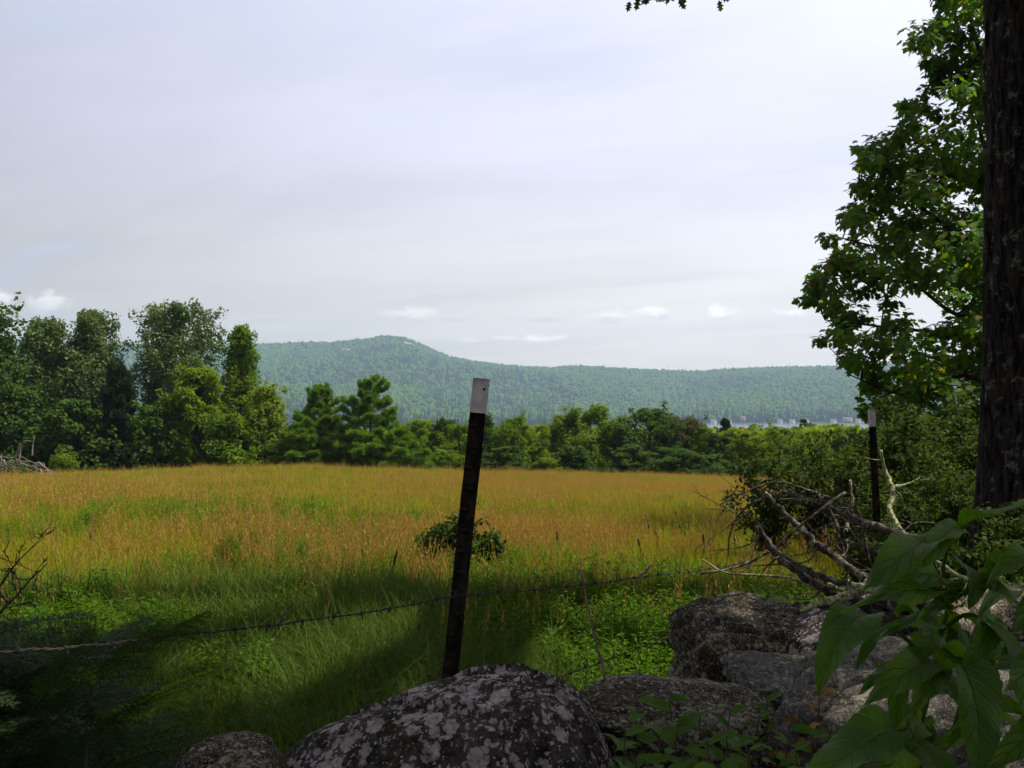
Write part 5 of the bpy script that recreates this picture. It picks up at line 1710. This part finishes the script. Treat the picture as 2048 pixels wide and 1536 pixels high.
# ------------------------------------------------------------------ broad-leaved nettle plant in the near right corner
bm_, T = new_mat("nettle_leaf")
hs = T.n("ShaderNodeAttribute", attribute_name="h").outputs["Fac"]
cx_ = T.math("SUBTRACT", T.math("MULTIPLY", T.n("ShaderNodeAttribute", attribute_name="rnd").outputs["Fac"], 2.0), 1.0)
ac = T.math("ABSOLUTE", cx_)
fr = T.math("FRACT", T.math("SUBTRACT", T.math("MULTIPLY", hs, 8.0), T.math("MULTIPLY", ac, 1.5)))
vein = T.ramp(T.math("ABSOLUTE", T.math("SUBTRACT", fr, 0.5)), 0.0, 0.16, 1.0, 0.0)
midrib = T.ramp(ac, 0.0, 0.07, 1.0, 0.0)
pos = T.n("ShaderNodeNewGeometry").outputs["Position"]
nz_ = T.noise(pos, 60.0, 5.0, 0.65)
nb_ = T.noise(pos, 11.0, 3.0)
col = T.mix(T.ramp(nb_, 0.3, 0.7), (0.034, 0.095, 0.010), (0.095, 0.180, 0.016))
oi_ = T.n("ShaderNodeObjectInfo").outputs["Random"]
col = T.mix(T.math("MULTIPLY", oi_, 0.55), col, (0.105, 0.190, 0.014))
col = T.mix(T.math("MULTIPLY", T.ramp(nz_, 0.4, 0.75), 0.35), col, (0.085, 0.135, 0.055))
spot = T.noise(pos, 38.0, 2.0, 0.5, 0.6)
col = T.mix(T.ramp(T.math("ADD", spot, T.math("MULTIPLY", ac, 0.05)), 0.735, 0.775), col, (0.10, 0.055, 0.018))
edge_ = T.ramp(T.math("ADD", ac, T.math("MULTIPLY", T.math("SUBTRACT", nz_, 0.5), 0.35)), 0.93, 1.04)
col = T.mix(T.math("MULTIPLY", edge_, 0.5), col, (0.16, 0.15, 0.03))
col = T.mix(T.math("MULTIPLY", vein, 0.28), col, (0.10, 0.16, 0.05))
col = T.mix(T.math("MULTIPLY", midrib, 0.6), col, (0.12, 0.17, 0.05))
hgt = T.math("SUBTRACT", T.math("MULTIPLY", nz_, 0.4), T.math("ADD", T.math("MULTIPLY", vein, 0.7), midrib))
bpn = T.n("ShaderNodeBump", {"Height": hgt, "Strength": 0.9, "Distance": 0.0025}).outputs[0]
pr = T.n("ShaderNodeBsdfPrincipled", {"Base Color": col, "Roughness": 0.6, "Specular IOR Level": 0.12, "Normal": bpn})
tr = T.n("ShaderNodeBsdfTranslucent", {"Color": T.mix(1.0, col, (1.3, 1.5, 0.4), "MULTIPLY"), "Normal": bpn})
T.n("ShaderNodeOutputMaterial", {"Surface": T.n("ShaderNodeMixShader", {0: 0.40, 1: pr.outputs[0], 2: tr.outputs[0]}).outputs[0]})
M["nettle_leaf"] = bm_


def leaf_sheet(base, tip, width, normal, seed=0, fold=0.22, droop=0.12, wave=0.04, n_s=44, n_c=10, teeth=13):
    """serrated ovate leaf as a curved, folded sheet; base and tip are world points"""
    base, tip = np.array(base, float), np.array(tip, float)
    ax = tip - base
    L = np.linalg.norm(ax)
    ax = ax / L
    nrm = np.array(normal, float)
    nrm = unit(nrm - ax * np.dot(nrm, ax))
    sd_ = np.cross(nrm, ax)
    V, R_, H_ = [], [], []
    for i in range(n_s + 1):
        s_ = i / n_s
        w = (s_ ** 0.50) * (1 - s_) ** 0.80 * 1.62
        saw = (s_ * teeth) % 1.0
        wt = w * (1 - 0.085 * saw) * width * 0.5
        mid = base + ax * L * s_ + nrm * (4 * s_ * (1 - s_) * droop * L - droop * L * 0.35 * s_)
        for j in range(n_c + 1):
            c = 2 * j / n_c - 1
            fr_ = (s_ * 8 - abs(c) * 1.5) % 1.0
            quilt = 0.006 * L * math.sin(math.pi * fr_) * (1 - abs(c) * 0.3)
            lift = fold * abs(c) * wt - 0.30 * fold * c * c * wt + wave * L * math.sin(s_ * 9 + seed + (2.0 if c > 0 else 0)) * abs(c) ** 2 * 0.4
            V.append(mid + sd_ * (c * wt) - ax * (abs(c) * 0.10 * wt) + nrm * (lift + quilt))
            R_.append((c + 1) / 2)
            H_.append(s_)
    idx = np.arange((n_s + 1) * (n_c + 1)).reshape(n_s + 1, n_c + 1)
    q_ = np.stack([idx[:-1, :-1], idx[1:, :-1], idx[1:, 1:], idx[:-1, 1:]], -1).reshape(-1, 4)
    return np.array(V), q_, np.array(R_), np.array(H_)


npb = P(1820, 2350, 1.45)
npb.z = gz(npb.x, npb.y)
nett = tag(empty("nettle_plant", npb), "broad leaved nettle like plant close up in the lower right corner", "plant")
o3 = np.array(npb)
st = MB()
STEMS = [[(1790, 2200, 1.4), (1812, 1560, 1.32), (1840, 1450, 1.3), (1868, 1340, 1.28), (1882, 1270, 1.26), (1898, 1200, 1.25), (1886, 1140, 1.24), (1900, 1080, 1.24)],
         [(1898, 1205, 1.25), (1950, 1170, 1.22), (1985, 1140, 1.2)],
         [(1868, 1340, 1.28), (1820, 1285, 1.22), (1770, 1242, 1.18), (1740, 1236, 1.15)],
         [(1882, 1260, 1.26), (1930, 1230, 1.2), (1975, 1240, 1.15)],
         [(1812, 1560, 1.32), (1800, 1480, 1.25), (1785, 1455, 1.2)],
         [(1900, 1080, 1.24), (1925, 1056, 1.24), (1940, 1050, 1.24)]]
for s_ in STEMS:
    pth = smooth_path([np.array(P(*p_)) for p_ in s_], 24) - o3
    tube(st, pth, np.linspace(0.0058 if s_ is STEMS[0] else 0.0035, 0.0022, 24), 8)
link("stem", st.mesh("stem", M["forb_leaf"], True), nett)
NL = [  # base u v d, tip u v d, width px, normal
    (1925, 1056, 1.24, 2125, 1030, 1.08, 82, (0.1, -0.55, 0.8)), (1922, 1060, 1.24, 1848, 1122, 1.12, 74, (-0.2, -0.6, 0.75)),
    (1905, 1086, 1.24, 1728, 1172, 1.04, 98, (-0.35, -0.65, 0.75)), (1898, 1186, 1.24, 1786, 1150, 1.08, 80, (-0.1, -0.7, 0.7)),
    (1895, 1205, 1.24, 1682, 1222, 1.02, 74, (-0.05, -0.6, 0.8)), (1742, 1232, 1.15, 1634, 1372, 1.02, 112, (-0.55, -0.75, 0.45)),
    (1896, 1216, 1.25, 1832, 1242, 1.14, 44, (-0.1, -0.7, 0.7)), (1903, 1204, 1.24, 2046, 1205, 1.12, 72, (0.1, -0.65, 0.75)),
    (1800, 1250, 1.18, 1708, 1336, 1.08, 34, (-0.6, -0.6, 0.5)), (1866, 1330, 1.27, 1738, 1402, 1.10, 86, (-0.25, -0.75, 0.6)),
    (1890, 1292, 1.26, 1962, 1545, 1.10, 150, (0.15, -1.0, 0.1)), (1972, 1240, 1.15, 2085, 1505, 1.0, 120, (0.55, -0.8, 0.35)),
    (1800, 1452, 1.22, 1590, 1590, 1.0, 118, (-0.25, -0.7, 0.65)), (1806, 1470, 1.22, 1905, 1600, 1.1, 110, (0.2, -0.95, 0.25)),
    (1906, 1120, 1.24, 1948, 1210, 1.14, 86, (0.3, -0.9, 0.35)), (1822, 1276, 1.2, 1880, 1300, 1.12, 40, (0.1, -0.5, 0.85)),
    (2070, 1120, 1.12, 1978, 1160, 1.04, 60, (0.0, -0.5, 0.85)), (2080, 1150, 1.1, 2030, 1262, 1.0, 74, (0.45, -0.85, 0.4)),
    (1880, 1262, 1.26, 1770, 1262, 1.14, 50, (-0.2, -0.7, 0.65)), (1812, 1560, 1.3, 1700, 1470, 1.15, 84, (-0.3, -0.8, 0.5)),
    (1840, 1450, 1.3, 1760, 1500, 1.15, 64, (-0.3, -0.85, 0.4)), (1872, 1332, 1.27, 1958, 1300, 1.16, 64, (0.2, -0.7, 0.65)),
    (1905, 1196, 1.24, 1845, 1180, 1.16, 46, (0, -0.6, 0.8)), (1868, 1345, 1.28, 1830, 1425, 1.16, 70, (-0.4, -0.85, 0.3)),
    (1980, 1142, 1.2, 2062, 1100, 1.1, 60, (0.1, -0.6, 0.8)), (1868, 1345, 1.28, 1925, 1420, 1.2, 80, (0.1, -0.9, 0.4)),
    (1812, 1560, 1.3, 1690, 1590, 1.1, 90, (-0.3, -0.7, 0.6)), (1882, 1270, 1.26, 1800, 1330, 1.2, 60, (-0.3, -0.8, 0.5)), (1975, 1240, 1.15, 1935, 1330, 1.08, 64, (0, -0.95, 0.3)),
    (2060, 1420, 1.1, 1990, 1530, 1.0, 90, (0.1, -0.9, 0.4)), (2090, 1300, 1.1, 2010, 1380, 1.0, 80, (0.2, -0.8, 0.5)),
    (1950, 1168, 1.22, 1930, 1190, 1.15, 26, (0, -0.6, 0.8)), (1955, 1165, 1.21, 1990, 1180, 1.15, 28, (0.2, -0.6, 0.8)),
]
rs = np.random.default_rng(88)
for k in range(26):
    bu, bv = rs.uniform(1760, 2060), rs.uniform(1200, 1500)
    an = rs.uniform(0.1, 3.0)
    l_ = rs.uniform(70, 150)
    NL.append((bu, bv, 1.42 + 0.08 * rs.random(), bu + l_ * math.cos(an) * 0.9, bv + l_ * math.sin(an), 1.30, rs.uniform(40, 80), (rs.normal() * 0.4, -0.8, 0.45)))
for k, (bu, bv, bd, tu, tv, td, wpx, nn) in enumerate(NL):
    b_, t_ = P(bu, bv, bd), P(tu, tv, td)
    V, q_, R_, H_ = leaf_sheet(b_, t_, wpx * 1.28 / F * (bd + td) / 2, nn, seed=k, fold=0.18 + 0.25 * random.random(), droop=0.04 + 0.16 * random.random(), wave=0.06 + 0.09 * random.random(), teeth=11 + k % 5)
    mb = MB()
    mb.add(V - np.array(b_), None, q_, R_, H_)
    link("leaf", mb.mesh("leaf", M["nettle_leaf"], True), nett, b_ - npb)
# small pale flower tufts at the stem tips
for k, (u, v, d) in enumerate(((1975, 1150, 1.2), (1990, 1140, 1.19), (1962, 1162, 1.2), (1905, 1215, 1.22), (1890, 1205, 1.22))):
    mb = MB()
    C = rng.normal(size=(26, 3)) * 0.006
    scatter(mb, LEAF_SIMPLE[0], LEAF_SIMPLE[1], C, 0.010, rng.normal(size=(26, 3)))
    link("bud_cluster", mb.mesh("bud_cluster", M["light_hedge_leaf"]), nett, P(u, v, d) - npb)

# ------------------------------------------------------------------ seedlings growing up between the stones
V, q_, R_, H_ = leaf_sheet((0, 0, 0), (1, 0, 0), 0.56, (0, 0, 1), seed=1, fold=0.3, droop=0.08, wave=0.05, n_s=14, n_c=6, teeth=0.001)
sm = MB().add(V, None, q_, R_, H_)
seed_leaf = sm.mesh("seedling_leaf", M["nettle_leaf"], True)
sm = MB().add(V, None, q_, R_, H_)
red_m = leaf_mat("reddish_leaf", (0.10, 0.050, 0.015), (0.14, 0.09, 0.02), trans=0.35)
red_leaf = sm.mesh("reddish_leaf", red_m, True)
SEED = [(1260, 1440, 1.75, 0.060, 8), (1318, 1470, 1.7, 0.050, 9), (1338, 1392, 1.9, 0.075, 6), (1400, 1430, 1.8, 0.045, 8), (1368, 1500, 1.65, 0.05, 9), (1452, 1470, 1.75, 0.05, 9),
        (1290, 1520, 1.6, 0.055, 9), (1500, 1500, 1.7, 0.045, 10), (1545, 1470, 1.75, 0.045, 9), (1600, 1420, 1.85, 0.05, 9), (1640, 1390, 1.9, 0.045, 10), (1590, 1500, 1.65, 0.05, 9),
        (1440, 1530, 1.6, 0.05, 9), (1665, 1450, 1.75, 0.045, 9), (1230, 1500, 1.65, 0.05, 7), (1355, 1448, 1.78, 0.05, 8), (1520, 1430, 1.9, 0.04, 8), (1690, 1410, 1.85, 0.045, 9),
        (1275, 1400, 1.95, 0.055, 7), (1415, 1480, 1.6, 0.06, 8), (1480, 1540, 1.55, 0.06, 8), (1560, 1530, 1.55, 0.055, 9), (1330, 1545, 1.5, 0.06, 8), (1625, 1470, 1.7, 0.05, 9),
        (1250, 1465, 1.55, 0.065, 8), (1460, 1425, 1.85, 0.06, 7), (1535, 1400, 2.1, 0.05, 8), (1385, 1535, 1.45, 0.065, 8), (1580, 1450, 1.6, 0.06, 8), (1660, 1500, 1.5, 0.06, 9)]
SLAB = ["right against the right side of the boulder", "in front of the long low stone", "with the largest leaves over the small flat stone", "in the middle of the seedlings, over the long low stone",
        "at the bottom edge below the long low stone", "in front of the dark hole under the slab", "at the bottom edge beside the boulder", "just below the dark hole",
        "rising into the dark hole", "with reddish tips against the flat slab", "with reddish tips touching the hanging nettle leaf", "left of the lowest nettle leaf",
        "at the bottom edge, middle of the seedlings", "behind the lowest nettle leaf", "cut by the bottom edge at the foot of the boulder", "between the boulder and the reddish tipped ones",
        "thin one between the flat slab and the long low stone", "reddish one on the pale lichened stone",
        "behind the leaves at the boulder's right shoulder", "with broad leaves in the middle of the long low stone", "cut by the bottom edge below the dark hole", "cut by the bottom edge left of the lowest nettle leaf",
        "lowest one cut by the bottom edge near the boulder", "just above the lowest nettle leaf",
        "overlapping the lower right flank of the boulder", "with broad leaves before the gap between slab and long low stone", "reaching up against the edge of the flat slab", "with the broadest leaves at the bottom edge, middle",
        "with broad leaves hiding the dark hole", "tucked against the lowest nettle leaf"]
for k, (u, v, d, ll, nl) in enumerate(SEED):
    top = P(u, v, d)
    bx, by = top.x + random.gauss(0, 0.04), top.y + random.gauss(0, 0.05)
    base = Vector((bx, by, gz(bx, by)))
    e = tag(empty("seedling", base), "small leafy seedling " + SLAB[k], "seedling", "seedlings growing between the stones")
    rs = np.random.default_rng(400 + k)
    ll *= 1.15
    pth = smooth_path([(0, 0, 0), np.array(top - base) * [0.3, 0.3, 0.5], np.array(top - base)], 12)
    mb = MB()
    tube(mb, pth, np.linspace(0.003, 0.0012, 12), 5)
    link("stem", mb.mesh("stem", M["brown_stalk"], True), e)
    for j in range(nl + 9):
        f = 1.0 - 0.036 * j - 0.01 * rs.random()
        p_ = np.array([np.interp(f, np.linspace(0, 1, 12), pth[:, a]) for a in range(3)])
        an = j * 2.2 + rs.normal() * 0.3
        dv = Vector((math.cos(an), math.sin(an), 0.30 - 0.03 * j + rs.normal() * 0.18)).normalized()
        nn = Vector((rs.normal() * 0.3, -0.35 + rs.normal() * 0.3, 1)).normalized()
        y_ = nn.cross(dv).normalized()
        z_ = dv.cross(y_)
        red = k in (9, 10, 17) and j < 5
        o = link("leaf", red_leaf if red else seed_leaf, e)
        s_ = ll * rs.uniform(0.7, 1.2) * (0.75 if j < 2 else 1)
        o.matrix_local = Matrix.Translation(Vector(p_)) @ Matrix((dv, y_, z_)).transposed().to_4x4() @ Matrix.Scale(s_, 4)

# ------------------------------------------------------------------ haze
hm, T = new_mat("haze")
vol = T.n("ShaderNodeVolumePrincipled", {"Color": (0.56, 0.74, 1.0, 1), "Density": 0.00015, "Anisotropy": 0.1})
T.n("ShaderNodeOutputMaterial", {"Volume": vol.outputs[0]})
HZ = True
if HZ:
    x0, x1, y0, y1, z0, z1 = -2600.0, 2600.0, -60.0, 3300.0, -77.0, 215.0
    mb = MB()
    mb.add([(x0, y0, z0), (x1, y0, z0), (x1, y1, z0), (x0, y1, z0), (x0, y0, z1), (x1, y0, z1), (x1, y1, z1), (x0, y1, z1)], None,
           [(0, 3, 2, 1), (4, 5, 6, 7), (0, 1, 5, 4), (1, 2, 6, 5), (2, 3, 7, 6), (3, 0, 4, 7)], 0.5)
    tag(mb.build("haze", hm), "thin bluish summer haze over the valley", kind="stuff")
